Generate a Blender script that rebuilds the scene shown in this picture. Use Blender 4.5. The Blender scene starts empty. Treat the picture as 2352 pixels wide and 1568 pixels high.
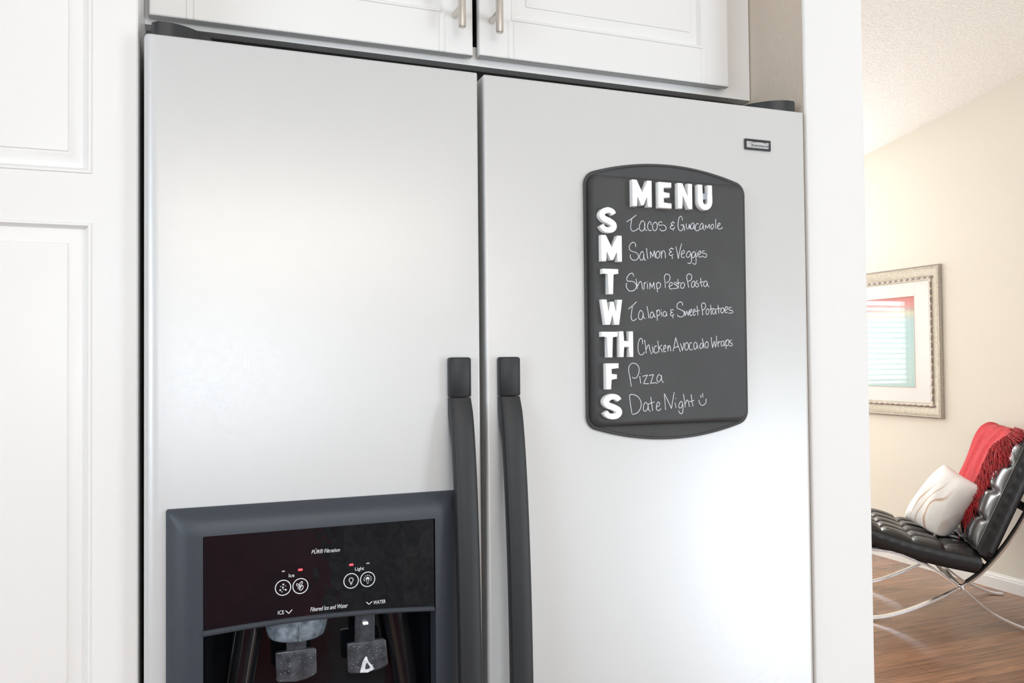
import bpy, bmesh, math, random
from mathutils import Vector, Matrix

# ------------------------------------------------------------------ camera, sky, lights, exposure
S = bpy.context.scene
COL = S.collection
S.view_settings.view_transform = 'Standard'
S.view_settings.look = 'None'
S.view_settings.gamma = 1.0
S.view_settings.use_curve_mapping = False
S.view_settings.exposure = 0.25

cam_data = bpy.data.cameras.new('camera')
cam = bpy.data.objects.new('camera', cam_data)
COL.objects.link(cam)
S.camera = cam
cam_data.sensor_fit = 'HORIZONTAL'
cam_data.sensor_width = 36.0
cam_data.lens = 1890.04 / 2352.0 * 36.0
cam_data.clip_start = 0.02
YAW, PITCH, ROLL = math.radians(20.72), math.radians(1.317), math.radians(-0.564)
fwd = Vector((math.sin(YAW) * math.cos(PITCH), math.cos(YAW) * math.cos(PITCH), math.sin(PITCH)))
rgt = Vector((math.cos(YAW), -math.sin(YAW), 0.0))
upv = rgt.cross(fwd)
r2 = rgt * math.cos(ROLL) + upv * math.sin(ROLL)
u2 = upv * math.cos(ROLL) - rgt * math.sin(ROLL)
M = Matrix((r2, u2, -fwd)).transposed().to_4x4()
M.translation = Vector((0.059, -0.987, 1.3727))
cam.matrix_world = M

world = bpy.data.worlds.new('sky')
S.world = world
world.use_nodes = True
bgn = world.node_tree.nodes['Background']
bgn.inputs['Color'].default_value = (0.92, 0.96, 1.0, 1)
bgn.inputs['Strength'].default_value = 2.2


def area(name, loc, direction, sx, sy, power, color):
    d = bpy.data.lights.new(name, 'AREA')
    d.shape = 'RECTANGLE'
    d.size, d.size_y = sx, sy
    d.energy = power
    d.color = color
    o = bpy.data.objects.new(name, d)
    COL.objects.link(o)
    o.location = loc
    o.rotation_euler = Vector(direction).to_track_quat('-Z', 'Y').to_euler()
    return o


# daylight entering by the kitchen window, the patio door and the living room window; one warm ceiling lamp; two added side fills
area('kitchen_window_daylight', (0.08, -3.42, 1.74), (0, 1, 0), 0.85, 0.80, 13, (0.78, 0.89, 1.0))
area('patio_door_daylight', (3.75, -3.42, 1.05), (-0.25, 1, 0), 1.15, 2.0, 54, (0.76, 0.88, 1.0))
area('living_window_daylight', (1.85, 6.52, 1.55), (0, -1, 0.1), 1.9, 1.4, 110, (0.93, 0.96, 1.0))
area('living_side_fill', (4.40, 5.10, 1.60), (-1, -0.45, 0.40), 1.3, 1.3, 125, (0.93, 0.96, 1.0))  # added fill, tilted up to brighten the living-room ceiling
area('kitchen_ceiling_lamp', (0.30, -2.2, 2.50), (0, 0, -1), 1.2, 0.9, 19, (1.0, 0.89, 0.76))
area('kitchen_side_fill', (-2.22, -1.7, 1.55), (1, 0, 0), 1.4, 1.1, 24, (0.72, 0.86, 1.0))  # added fill from the left; lifts whites outside the steel's mirror direction

# ------------------------------------------------------------------ helpers
PI = math.pi


def nodes_of(m):
    m.use_nodes = True
    nt = m.node_tree
    return nt, nt.nodes['Principled BSDF']


def mat(name, color, rough=0.5, metal=0.0, spec=0.5, bump=None, bump_scale=200.0, bump_dist=0.001, coat=0.0, vary=0.0,
        vary_scale=20.0, emit=None, emit_strength=0.0, trans=0.0, ior=1.45, sheen=0.0, stretch=None):
    m = bpy.data.materials.new(name)
    nt, b = nodes_of(m)
    c = (*color, 1.0) if len(color) == 3 else color
    b.inputs['Base Color'].default_value = c
    b.inputs['Roughness'].default_value = rough
    b.inputs['Metallic'].default_value = metal
    b.inputs['Specular IOR Level'].default_value = spec
    b.inputs['IOR'].default_value = ior
    b.inputs['Coat Weight'].default_value = coat
    b.inputs['Coat Roughness'].default_value = 0.08
    b.inputs['Transmission Weight'].default_value = trans
    b.inputs['Sheen Weight'].default_value = sheen
    if emit:
        b.inputs['Emission Color'].default_value = (*emit, 1)
        b.inputs['Emission Strength'].default_value = emit_strength
    tc = None
    if bump or vary:
        tc = nt.nodes.new('ShaderNodeTexCoord')
        mp = nt.nodes.new('ShaderNodeMapping')
        nt.links.new(tc.outputs['Object'], mp.inputs['Vector'])
        if stretch:
            mp.inputs['Scale'].default_value = stretch
    if bump:
        n = nt.nodes.new('ShaderNodeTexNoise')
        n.inputs['Scale'].default_value = bump_scale
        n.inputs['Detail'].default_value = 2.2
        nt.links.new(mp.outputs['Vector'], n.inputs['Vector'])
        bp = nt.nodes.new('ShaderNodeBump')
        bp.inputs['Strength'].default_value = bump
        bp.inputs['Distance'].default_value = bump_dist
        nt.links.new(n.outputs['Fac'], bp.inputs['Height'])
        nt.links.new(bp.outputs['Normal'], b.inputs['Normal'])
    if vary:
        n2 = nt.nodes.new('ShaderNodeTexNoise')
        n2.inputs['Scale'].default_value = vary_scale
        n2.inputs['Detail'].default_value = 4.0
        nt.links.new(mp.outputs['Vector'], n2.inputs['Vector'])
        mr = nt.nodes.new('ShaderNodeMapRange')
        mr.inputs['From Min'].default_value = 0.3
        mr.inputs['From Max'].default_value = 0.7
        mr.inputs['To Min'].default_value = 1.0 - vary
        mr.inputs['To Max'].default_value = 1.0 + vary
        nt.links.new(n2.outputs['Fac'], mr.inputs['Value'])
        mx = nt.nodes.new('ShaderNodeVectorMath')
        mx.operation = 'SCALE'
        mx.inputs[0].default_value = c[:3]
        nt.links.new(mr.outputs['Result'], mx.inputs['Scale'])
        nt.links.new(mx.outputs['Vector'], b.inputs['Base Color'])
    return m


def finish(bm, smooth):
    bmesh.ops.remove_doubles(bm, verts=bm.verts, dist=1e-6)
    bmesh.ops.recalc_face_normals(bm, faces=bm.faces)
    if smooth is not None:
        lim = math.radians(smooth)
        for f in bm.faces:
            f.smooth = True
        for e in bm.edges:
            if len(e.link_faces) == 2:
                e.smooth = e.calc_face_angle(0.0) < lim
            else:
                e.smooth = False


def obj(name, bm, m, parent=None, smooth=30, keep=False):
    if not keep:
        finish(bm, smooth)
    me = bpy.data.meshes.new(name)
    bm.to_mesh(me)
    bm.free()
    ms = m if isinstance(m, (list, tuple)) else [m]
    for x in ms:
        me.materials.append(x)
    o = bpy.data.objects.new(name, me)
    COL.objects.link(o)
    if parent:
        o.parent = parent
    return o


def empty(name, loc=(0, 0, 0), rz=0.0):
    o = bpy.data.objects.new(name, None)
    COL.objects.link(o)
    o.location = loc
    o.rotation_euler = (0, 0, rz)
    o.empty_display_size = 0.05
    return o


def tag(o, label=None, cat=None, group=None, kind=None):
    if label:
        o['label'] = label
    if cat:
        o['category'] = cat
    if group:
        o['group'] = group
    if kind:
        o['kind'] = kind
    return o


def struct(o):
    o['kind'] = 'structure'
    return o


def add_box(bm, x0, x1, y0, y1, z0, z1, bevel=0.0, seg=2, mi=0):
    vs = [bm.verts.new((x, y, z)) for x in (x0, x1) for y in (y0, y1) for z in (z0, z1)]
    fs = [(0, 1, 3, 2), (4, 6, 7, 5), (0, 4, 5, 1), (2, 3, 7, 6), (0, 2, 6, 4), (1, 5, 7, 3)]
    faces = [bm.faces.new([vs[i] for i in f]) for f in fs]
    for f in faces:
        f.material_index = mi
    if bevel:
        es = list({e for f in faces for e in f.edges})
        bmesh.ops.bevel(bm, geom=es, offset=bevel, segments=seg, profile=0.5, affect='EDGES')
    return bm


def box(x0, x1, y0, y1, z0, z1, bevel=0.0, seg=2):
    return add_box(bmesh.new(), x0, x1, y0, y1, z0, z1, bevel, seg)


def loft(bm, rings, closed=True, cap0=False, cap1=False, mi=0):
    """rings: lists of 3-D points, equal length"""
    vr = [[bm.verts.new(p) for p in r] for r in rings]
    n = len(vr[0])
    for a, b in zip(vr[:-1], vr[1:]):
        for i in range(n if closed else n - 1):
            j = (i + 1) % n
            f = bm.faces.new((a[i], a[j], b[j], b[i]))
            f.material_index = mi
    if cap0:
        bm.faces.new(vr[0]).material_index = mi
    if cap1:
        bm.faces.new(vr[-1][::-1]).material_index = mi
    return vr


def rrect(x0, x1, z0, z1, r, y, n=6):
    """rounded rectangle in the XZ plane at depth y"""
    pts = []
    r = max(r, 1e-5)
    for cx, cz, a0 in ((x1 - r, z1 - r, 0), (x0 + r, z1 - r, 90), (x0 + r, z0 + r, 180), (x1 - r, z0 + r, 270)):
        for k in range(n + 1):
            a = math.radians(a0 + 90 * k / n)
            pts.append((cx + r * math.cos(a), y, cz + r * math.sin(a)))
    return pts


def catmull(pts, sub=5, closed=False):
    P = [Vector(p) for p in pts]
    if len(P) < 3:
        return P
    out = []
    n = len(P)
    for i in range(n - 1):
        p0 = P[i - 1] if i > 0 else P[0] * 2 - P[1]
        p1, p2 = P[i], P[i + 1]
        p3 = P[i + 2] if i + 2 < n else P[-1] * 2 - P[-2]
        for k in range(sub):
            t = k / sub
            out.append(0.5 * ((2 * p1) + (p2 - p0) * t + (2 * p0 - 5 * p1 + 4 * p2 - p3) * t * t + (3 * p1 - p0 - 3 * p2 + p3) * t ** 3))
    out.append(P[-1])
    return out


def add_tube(bm, pts, rad, n=8, caps=True, scale=(1, 1), upref=None):
    """tube along pts; rad float or list"""
    P = [Vector(p) for p in pts]
    rings = []
    prev = None
    for i, p in enumerate(P):
        t = (P[min(i + 1, len(P) - 1)] - P[max(i - 1, 0)])
        if t.length < 1e-9:
            t = Vector((0, 0, 1))
        t.normalize()
        if prev is None:
            ref = Vector(upref) if upref else (Vector((0, 1, 0)) if abs(t.y) < 0.9 else Vector((1, 0, 0)))
            a = (ref - t * ref.dot(t)).normalized()
        else:
            a = (prev - t * prev.dot(t)).normalized()
        prev = a
        b = t.cross(a)
        r = rad[i] if isinstance(rad, (list, tuple)) else rad
        rings.append([p + a * (math.cos(2 * PI * k / n) * r * scale[0]) + b * (math.sin(2 * PI * k / n) * r * scale[1]) for k in range(n)])
    loft(bm, rings, True, caps, caps)


def add_bar(bm, pts, side, w, t, bev=0.0015):
    """flat bar: section w along `side`, t perpendicular to path and side"""
    P = [Vector(p) for p in pts]
    s = Vector(side).normalized()
    rings = []
    for i, p in enumerate(P):
        d = (P[min(i + 1, len(P) - 1)] - P[max(i - 1, 0)]).normalized()
        nn = d.cross(s).normalized()
        sec = [p + s * a + nn * b for a, b in (
            (w / 2 - bev, t / 2), (-w / 2 + bev, t / 2), (-w / 2, t / 2 - bev), (-w / 2, -t / 2 + bev),
            (-w / 2 + bev, -t / 2), (w / 2 - bev, -t / 2), (w / 2, -t / 2 + bev), (w / 2, t / 2 - bev))]
        rings.append(sec)
    loft(bm, rings, True, True, True)


def prism(poly, y_back, y_front, bevel=0.0, bm=None):
    """polygon (x,z) extruded from y_back to y_front (front = smaller y)"""
    bm = bm or bmesh.new()
    A = sum(poly[i][0] * poly[(i + 1) % len(poly)][1] - poly[(i + 1) % len(poly)][0] * poly[i][1] for i in range(len(poly)))
    if A < 0:
        poly = poly[::-1]
    back = [bm.verts.new((x, y_back, z)) for x, z in poly]
    front = [bm.verts.new((x, y_front, z)) for x, z in poly]
    n = len(poly)
    for i in range(n):
        j = (i + 1) % n
        bm.faces.new((back[i], back[j], front[j], front[i]))
    ff = bm.faces.new(front)
    bm.faces.new(back[::-1])
    if bevel:
        bmesh.ops.bevel(bm, geom=list(ff.edges), offset=bevel, segments=2, profile=0.5, affect='EDGES')
    return bm


def plan_prism(poly, z0, z1, bevel=0.0, seg=3, bm=None):
    """polygon (x,y) extruded upward, top edge rounded"""
    bm = bm or bmesh.new()
    lo = [bm.verts.new((x, y, z0)) for x, y in poly]
    hi = [bm.verts.new((x, y, z1)) for x, y in poly]
    n = len(poly)
    for i in range(n):
        j = (i + 1) % n
        bm.faces.new((lo[i], lo[j], hi[j], hi[i]))
    ft = bm.faces.new(hi)
    bm.faces.new(lo[::-1])
    if bevel:
        bmesh.ops.bevel(bm, geom=list(ft.edges), offset=bevel, segments=seg, profile=0.5, affect='EDGES')
    return bm


def text(name, body, m, parent, x0, x1, z0, y, height=None, shear=0.0, thick=0.00015, bold=0.0):
    """lettering lying in the XZ plane facing -Y, left x0 to right x1, baseline z0"""
    cu = bpy.data.curves.new(name, 'FONT')
    cu.body = body
    cu.size = 1.0
    cu.shear = shear
    cu.extrude = 0.004
    cu.offset = bold
    cu.resolution_u = 4
    tmp = bpy.data.objects.new('tmp_text', cu)
    COL.objects.link(tmp)
    bpy.context.view_layer.update()
    me = bpy.data.meshes.new_from_object(tmp.evaluated_get(bpy.context.evaluated_depsgraph_get()))
    bpy.data.objects.remove(tmp)
    bpy.data.curves.remove(cu)
    xs = [v.co.x for v in me.vertices]
    ys = [v.co.y for v in me.vertices]
    k = (x1 - x0) / (max(xs) - min(xs))
    kz = k if height is None else height / (max(ys) - max(min(ys), -0.02))
    mn = min(xs)
    for v in me.vertices:
        v.co = Vector((x0 + (v.co.x - mn) * k, y - thick - v.co.z / 0.004 * thick, z0 + v.co.y * kz))
    me.name = name
    me.materials.clear()
    me.materials.append(m)
    o = bpy.data.objects.new(name, me)
    COL.objects.link(o)
    o.parent = parent
    return o


def stroke_mesh(bm, strokes, y, r, sub=4):
    for s in strokes:
        pts = [(x, y, z) for x, z in s]
        pts = catmull(pts, sub) if len(pts) > 2 else [Vector(q) for q in pts]
        add_tube(bm, pts, r, 6, True, (0.5, 1.0), (0, 1, 0))


def ring_strokes(cx, cz, r, n=28):
    return [(cx + r * math.cos(2 * PI * k / n), cz + r * math.sin(2 * PI * k / n)) for k in range(n + 1)]

# ------------------------------------------------------------------ materials
M_cab = mat('white_cabinet_paint', (0.82, 0.80, 0.775), 0.32, bump=0.04, bump_scale=120)
M_dark = mat('cabinet_inside', (0.10, 0.09, 0.08), 0.8, vary=0.1)
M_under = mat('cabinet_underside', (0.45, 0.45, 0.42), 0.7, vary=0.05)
M_wallw = mat('white_wall_paint', (0.83, 0.82, 0.805), 0.75, bump=0.12, bump_scale=180)
M_wallt = mat('taupe_wall', (0.66, 0.56, 0.46), 0.8, bump=0.5, bump_scale=240, bump_dist=0.002)
M_wallb = mat('beige_wall_paint', (0.80, 0.765, 0.68), 0.8, bump=0.25, bump_scale=90, bump_dist=0.002)
M_ceil = mat('stippled_ceiling', (0.92, 0.90, 0.86), 0.9, bump=0.7, bump_scale=80, bump_dist=0.005, vary=0.05, vary_scale=80)
M_base = mat('white_trim_paint', (0.88, 0.88, 0.87), 0.35, vary=0.01)
M_blackplastic = mat('black_plastic', (0.022, 0.024, 0.026), 0.38, bump=0.15, bump_scale=900, bump_dist=0.0003)
M_bezel = mat('speckled_black_plastic', (0.042, 0.050, 0.063), 0.36, bump=0.5, bump_scale=1500, bump_dist=0.0004)
M_handle = mat('charcoal_grip', (0.019, 0.021, 0.023), 0.48, bump=0.35, bump_scale=1400, bump_dist=0.0003)
M_gasket = mat('black_gasket', (0.012, 0.012, 0.013), 0.6, vary=0.1)
M_gloss = mat('glossy_black_panel', (0.006, 0.007, 0.009), 0.03, spec=0.9, bump=0.22, bump_scale=26, bump_dist=0.004)
M_recess = mat('glossy_black_recess', (0.008, 0.009, 0.011), 0.06, spec=0.8, bump=0.06, bump_scale=20, bump_dist=0.003)
M_print = mat('white_print', (0.75, 0.78, 0.80), 0.5, vary=0.02)
M_red = mat('red_indicator', (0.9, 0.06, 0.07), 0.4, emit=(1.0, 0.08, 0.10), emit_strength=1.0, vary=0.01)
M_dim = mat('unlit_indicator', (0.45, 0.38, 0.45), 0.4, vary=0.02)
M_led = mat('white_lamp', (0.9, 0.95, 1.0), 0.4, emit=(0.9, 0.95, 1.0), emit_strength=2.0, vary=0.01)
M_paddle = mat('smoked_plastic', (0.06, 0.065, 0.075), 0.22, vary=0.5, vary_scale=90, bump=0.2, bump_scale=300, bump_dist=0.0004)
M_chute = mat('clear_grey_plastic', (0.30, 0.36, 0.42), 0.2, vary=0.45, vary_scale=120, trans=0.35)
M_scale = mat('limescale', (0.72, 0.74, 0.76), 0.8, vary=0.25, vary_scale=300)
M_nickel = mat('brushed_nickel', (0.66, 0.62, 0.57), 0.28, metal=1.0, bump=0.1, bump_scale=400, bump_dist=0.0002, stretch=(1, 1, 0.03))
M_chrome = mat('polished_steel', (0.78, 0.78, 0.80), 0.10, metal=1.0, vary=0.02)
M_board = mat('chalkboard_paint', (0.050, 0.050, 0.050), 0.55, bump=0.25, bump_scale=500, bump_dist=0.0003, vary=0.12, vary_scale=14)
M_chalk = mat('white_chalk', (0.66, 0.68, 0.72), 0.9, vary=0.18, vary_scale=260)
M_foam = mat('white_letter', (0.93, 0.93, 0.92), 0.6, vary=0.02)
M_magnet = mat('grey_magnet', (0.42, 0.47, 0.52), 0.5, vary=0.1)
M_badge = mat('badge_silver', (0.52, 0.53, 0.53), 0.3, metal=0.6, vary=0.04)
M_badgeframe = mat('badge_dark_rim', (0.06, 0.06, 0.065), 0.25, metal=0.5, vary=0.05)
M_badgeink = mat('badge_ink', (0.09, 0.09, 0.09), 0.5, vary=0.05)
M_leather = mat('black_leather', (0.014, 0.014, 0.015), 0.27, spec=0.6, bump=0.35, bump_scale=260, bump_dist=0.0006)
M_thread = mat('grey_stitch', (0.20, 0.20, 0.20), 0.6, vary=0.1)
M_throw = mat('red_wool', (0.52, 0.024, 0.032), 0.9, bump=0.6, bump_scale=420, bump_dist=0.001, vary=0.16, vary_scale=60, sheen=0.08)
M_fringe = mat('dark_red_yarn', (0.40, 0.016, 0.022), 0.7, vary=0.45, vary_scale=40)
M_frame = mat('champagne_silver_leaf', (0.42, 0.375, 0.30), 0.5, metal=0.3, vary=0.14, vary_scale=60, bump=0.2, bump_scale=160, bump_dist=0.0006)
M_bead = mat('carved_silver_bead', (0.33, 0.28, 0.27), 0.4, metal=0.5, vary=0.25, vary_scale=120)
M_mount = mat('white_mount_board', (0.86, 0.85, 0.84), 0.8, vary=0.01)
M_blind = mat('white_blind_slats', (0.9, 0.9, 0.88), 0.5, vary=0.01)
M_curt = mat('red_wood_island', (0.22, 0.026, 0.032), 0.4, vary=0.3, vary_scale=8)
M_granite = mat('grey_granite', (0.22, 0.215, 0.21), 0.25, vary=0.6, vary_scale=14)


def steel_material():
    m = bpy.data.materials.new('satin_steel')
    nt, b = nodes_of(m)
    b.inputs['Base Color'].default_value = (0.63, 0.63, 0.625, 1)
    b.inputs['Metallic'].default_value = 0.22
    b.inputs['Roughness'].default_value = 0.36
    tc = nt.nodes.new('ShaderNodeTexCoord')
    hs = []
    for sc in ((900, 900, 60), (60, 60, 900)):
        mp = nt.nodes.new('ShaderNodeMapping')
        mp.inputs['Scale'].default_value = sc
        n = nt.nodes.new('ShaderNodeTexNoise')
        n.inputs['Scale'].default_value = 1.0
        n.inputs['Detail'].default_value = 2.0
        nt.links.new(tc.outputs['Object'], mp.inputs['Vector'])
        nt.links.new(mp.outputs['Vector'], n.inputs['Vector'])
        hs.append(n)
    ad = nt.nodes.new('ShaderNodeMath')
    ad.operation = 'ADD'
    nt.links.new(hs[0].outputs['Fac'], ad.inputs[0])
    nt.links.new(hs[1].outputs['Fac'], ad.inputs[1])
    bp = nt.nodes.new('ShaderNodeBump')
    bp.inputs['Strength'].default_value = 0.12
    bp.inputs['Distance'].default_value = 0.0003
    nt.links.new(ad.outputs[0], bp.inputs['Height'])
    nt.links.new(bp.outputs['Normal'], b.inputs['Normal'])
    mr = nt.nodes.new('ShaderNodeMapRange')
    mr.inputs['From Min'].default_value = 0.6
    mr.inputs['From Max'].default_value = 1.4
    mr.inputs['To Min'].default_value = 0.32
    mr.inputs['To Max'].default_value = 0.42
    nt.links.new(ad.outputs[0], mr.inputs['Value'])
    nt.links.new(mr.outputs['Result'], b.inputs['Roughness'])
    return m


M_steel = steel_material()


def floor_material():
    m = bpy.data.materials.new('wood_planks')
    nt, b = nodes_of(m)
    tc = nt.nodes.new('ShaderNodeTexCoord')
    br = nt.nodes.new('ShaderNodeTexBrick')
    br.inputs['Scale'].default_value = 1.0
    br.inputs['Brick Width'].default_value = 1.15
    br.inputs['Row Height'].default_value = 0.125
    br.inputs['Mortar Size'].default_value = 0.0014
    br.inputs['Mortar Smooth'].default_value = 0.3
    br.inputs['Bias'].default_value = 0.0
    br.offset = 0.37
    br.inputs['Color1'].default_value = (0.30, 0.150, 0.080, 1)
    br.inputs['Color2'].default_value = (0.20, 0.100, 0.056, 1)
    br.inputs['Mortar'].default_value = (0.10, 0.05, 0.03, 1)
    nt.links.new(tc.outputs['Object'], br.inputs['Vector'])
    mp = nt.nodes.new('ShaderNodeMapping')
    mp.inputs['Scale'].default_value = (1.4, 26, 1)
    n = nt.nodes.new('ShaderNodeTexNoise')
    n.inputs['Scale'].default_value = 2.2
    n.inputs['Detail'].default_value = 6
    n.inputs['Distortion'].default_value = 1.2
    nt.links.new(tc.outputs['Object'], mp.inputs['Vector'])
    nt.links.new(mp.outputs['Vector'], n.inputs['Vector'])
    mr = nt.nodes.new('ShaderNodeMapRange')
    mr.inputs['From Min'].default_value = 0.3
    mr.inputs['From Max'].default_value = 0.7
    mr.inputs['To Min'].default_value = 0.62
    mr.inputs['To Max'].default_value = 1.35
    nt.links.new(n.outputs['Fac'], mr.inputs['Value'])
    mx = nt.nodes.new('ShaderNodeVectorMath')
    mx.operation = 'SCALE'
    nt.links.new(br.outputs['Color'], mx.inputs[0])
    nt.links.new(mr.outputs['Result'], mx.inputs['Scale'])
    nt.links.new(mx.outputs['Vector'], b.inputs['Base Color'])
    b.inputs['Roughness'].default_value = 0.26
    bp = nt.nodes.new('ShaderNodeBump')
    bp.inputs['Strength'].default_value = 0.12
    bp.inputs['Distance'].default_value = 0.002
    nt.links.new(n.outputs['Fac'], bp.inputs['Height'])
    nt.links.new(bp.outputs['Normal'], b.inputs['Normal'])
    return m


def art_material():
    """soft abstract: rosy band over sand over pale teal, a lavender wedge at its left"""
    m = bpy.data.materials.new('abstract_print')
    nt, b = nodes_of(m)
    tc = nt.nodes.new('ShaderNodeTexCoord')
    sp = nt.nodes.new('ShaderNodeSeparateXYZ')
    nt.links.new(tc.outputs['Object'], sp.inputs[0])
    nz = nt.nodes.new('ShaderNodeTexNoise')
    nz.inputs['Scale'].default_value = 6
    nt.links.new(tc.outputs['Object'], nz.inputs['Vector'])
    ma = nt.nodes.new('ShaderNodeMath')
    ma.operation = 'MULTIPLY_ADD'
    ma.inputs[1].default_value = 0.05
    nt.links.new(nz.outputs['Fac'], ma.inputs[0])
    nt.links.new(sp.outputs['Z'], ma.inputs[2])
    mr = nt.nodes.new('ShaderNodeMapRange')
    mr.inputs['From Min'].default_value = -0.28
    mr.inputs['From Max'].default_value = 0.33
    nt.links.new(ma.outputs[0], mr.inputs['Value'])
    cr = nt.nodes.new('ShaderNodeValToRGB')
    el = cr.color_ramp.elements
    el[0].position, el[0].color = 0.0, (0.50, 0.68, 0.66, 1)
    el[1].position, el[1].color = 1.0, (0.66, 0.20, 0.20, 1)
    for pos, c in ((0.62, (0.45, 0.66, 0.68, 1)), (0.74, (0.48, 0.66, 0.68, 1)), (0.82, (0.66, 0.66, 0.50, 1)), (0.86, (0.55, 0.38, 0.36, 1)), (0.9, (0.70, 0.30, 0.28, 1))):
        e = el.new(pos)
        e.color = c
    nt.links.new(mr.outputs['Result'], cr.inputs['Fac'])
    nt.links.new(cr.outputs['Color'], b.inputs['Base Color'])
    b.inputs['Roughness'].default_value = 0.7
    return m


def pillow_material():
    """white cotton with tan embroidered sprays (object space of the cushion)"""
    m = bpy.data.materials.new('embroidered_white_cotton')
    nt, b = nodes_of(m)
    tc = nt.nodes.new('ShaderNodeTexCoord')
    mp = nt.nodes.new('ShaderNodeMapping')
    mp.inputs['Location'].default_value = (0.35, 0.1, 0)
    wv = nt.nodes.new('ShaderNodeTexWave')
    wv.inputs['Scale'].default_value = 5.5
    wv.inputs['Distortion'].default_value = 9.0
    wv.inputs['Detail'].default_value = 1.5
    wv.inputs['Detail Scale'].default_value = 0.8
    nt.links.new(tc.outputs['Object'], mp.inputs['Vector'])
    nt.links.new(mp.outputs['Vector'], wv.inputs['Vector'])
    cr = nt.nodes.new('ShaderNodeValToRGB')
    el = cr.color_ramp.elements
    el[0].position, el[0].color = 0.88, (0, 0, 0, 1)
    el[1].position, el[1].color = 0.97, (1, 1, 1, 1)
    nt.links.new(wv.outputs['Fac'], cr.inputs['Fac'])
    gd = nt.nodes.new('ShaderNodeTexGradient')
    gd.gradient_type = 'SPHERICAL'
    mp2 = nt.nodes.new('ShaderNodeMapping')
    mp2.inputs['Location'].default_value = (-0.18, 0.35, 0)
    mp2.inputs['Scale'].default_value = (7.0, 5.0, 0.1)
    nt.links.new(tc.outputs['Object'], mp2.inputs['Vector'])
    nt.links.new(mp2.outputs['Vector'], gd.inputs['Vector'])
    mu = nt.nodes.new('ShaderNodeMath')
    mu.operation = 'MULTIPLY'
    nt.links.new(cr.outputs['Color'], mu.inputs[0])
    g2 = nt.nodes.new('ShaderNodeMath')
    g2.operation = 'MULTIPLY'
    g2.use_clamp = True
    g2.inputs[1].default_value = 2.0
    nt.links.new(gd.outputs['Fac'], g2.inputs[0])
    nt.links.new(g2.outputs[0], mu.inputs[1])
    mx = nt.nodes.new('ShaderNodeMix')
    mx.data_type = 'RGBA'
    mx.inputs['A'].default_value = (0.88, 0.86, 0.84, 1)
    mx.inputs['B'].default_value = (0.60, 0.42, 0.33, 1)
    nt.links.new(mu.outputs[0], mx.inputs['Factor'])
    nt.links.new(mx.outputs['Result'], b.inputs['Base Color'])
    b.inputs['Roughness'].default_value = 0.85
    n = nt.nodes.new('ShaderNodeTexNoise')
    n.inputs['Scale'].default_value = 22
    nt.links.new(tc.outputs['Object'], n.inputs['Vector'])
    bp = nt.nodes.new('ShaderNodeBump')
    bp.inputs['Strength'].default_value = 0.4
    bp.inputs['Distance'].default_value = 0.008
    nt.links.new(n.outputs['Fac'], bp.inputs['Height'])
    nt.links.new(bp.outputs['Normal'], b.inputs['Normal'])
    return m


def glass_material():
    m = bpy.data.materials.new('picture_glass')
    nt, b = nodes_of(m)
    b.inputs['Base Color'].default_value = (1, 1, 1, 1)
    b.inputs['Roughness'].default_value = 0.0
    nt.nodes.remove(b)
    out = nt.nodes['Material Output']
    tr = nt.nodes.new('ShaderNodeBsdfTransparent')
    gl = nt.nodes.new('ShaderNodeBsdfGlossy')
    gl.inputs['Roughness'].default_value = 0.01
    fr = nt.nodes.new('ShaderNodeFresnel')
    fr.inputs['IOR'].default_value = 1.5
    bias = nt.nodes.new('ShaderNodeMath')
    bias.operation = 'MULTIPLY'
    bias.inputs[1].default_value = 1.2
    mix = nt.nodes.new('ShaderNodeMixShader')
    nt.links.new(fr.outputs[0], bias.inputs[0])
    geo = nt.nodes.new('ShaderNodeNewGeometry')
    inv = nt.nodes.new('ShaderNodeMath')
    inv.operation = 'SUBTRACT'
    inv.inputs[0].default_value = 1.0
    nt.links.new(geo.outputs['Backfacing'], inv.inputs[1])
    ml = nt.nodes.new('ShaderNodeMath')
    ml.operation = 'MULTIPLY'
    nt.links.new(bias.outputs[0], ml.inputs[0])
    nt.links.new(inv.outputs[0], ml.inputs[1])
    nt.links.new(ml.outputs[0], mix.inputs[0])
    nt.links.new(tr.outputs[0], mix.inputs[1])
    nt.links.new(gl.outputs[0], mix.inputs[2])
    nt.links.new(mix.outputs[0], out.inputs['Surface'])
    return m


# ------------------------------------------------------------------ room shell
XR, YF, YN, XL = 4.45, 6.30, -3.50, -2.30      # picture wall, far wall, wall behind the camera, kitchen's left wall
struct(obj('floor', box(XL - 0.1, XR + 0.12, YN - 0.1, YF + 0.1, -0.06, 0.0), floor_material(), smooth=None))
SY0, SY1, SZ0, SZ1 = -2.45, -0.95, 0.98, 2.12
bm = bmesh.new()
for b4 in ((YN - 0.12, SY0, 0, 2.6), (SY1, 0.92, 0, 2.6), (SY0, SY1, 0, SZ0), (SY0, SY1, SZ1, 2.6)):
    add_box(bm, XL - 0.12, XL, b4[0], b4[1], b4[2], b4[3])
struct(obj('wall_left', bm, M_wallw, smooth=None))
bm = bmesh.new()
for b4 in ((SY0, SY1, SZ0, SZ0 + 0.05), (SY0, SY1, SZ1 - 0.05, SZ1), (SY0, SY0 + 0.05, SZ0 + 0.05, SZ1 - 0.05), (SY1 - 0.05, SY1, SZ0 + 0.05, SZ1 - 0.05)):
    add_box(bm, XL - 0.09, XL - 0.03, b4[0], b4[1], b4[2], b4[3])
struct(obj('added_window_3', bm, M_base, smooth=None))  # invented opening, frames the kitchen's left fill light
struct(obj('wall_back', box(XL - 0.12, 0.9155, 0.80, 0.92, 0, 2.60), M_wallt, smooth=None))

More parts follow.
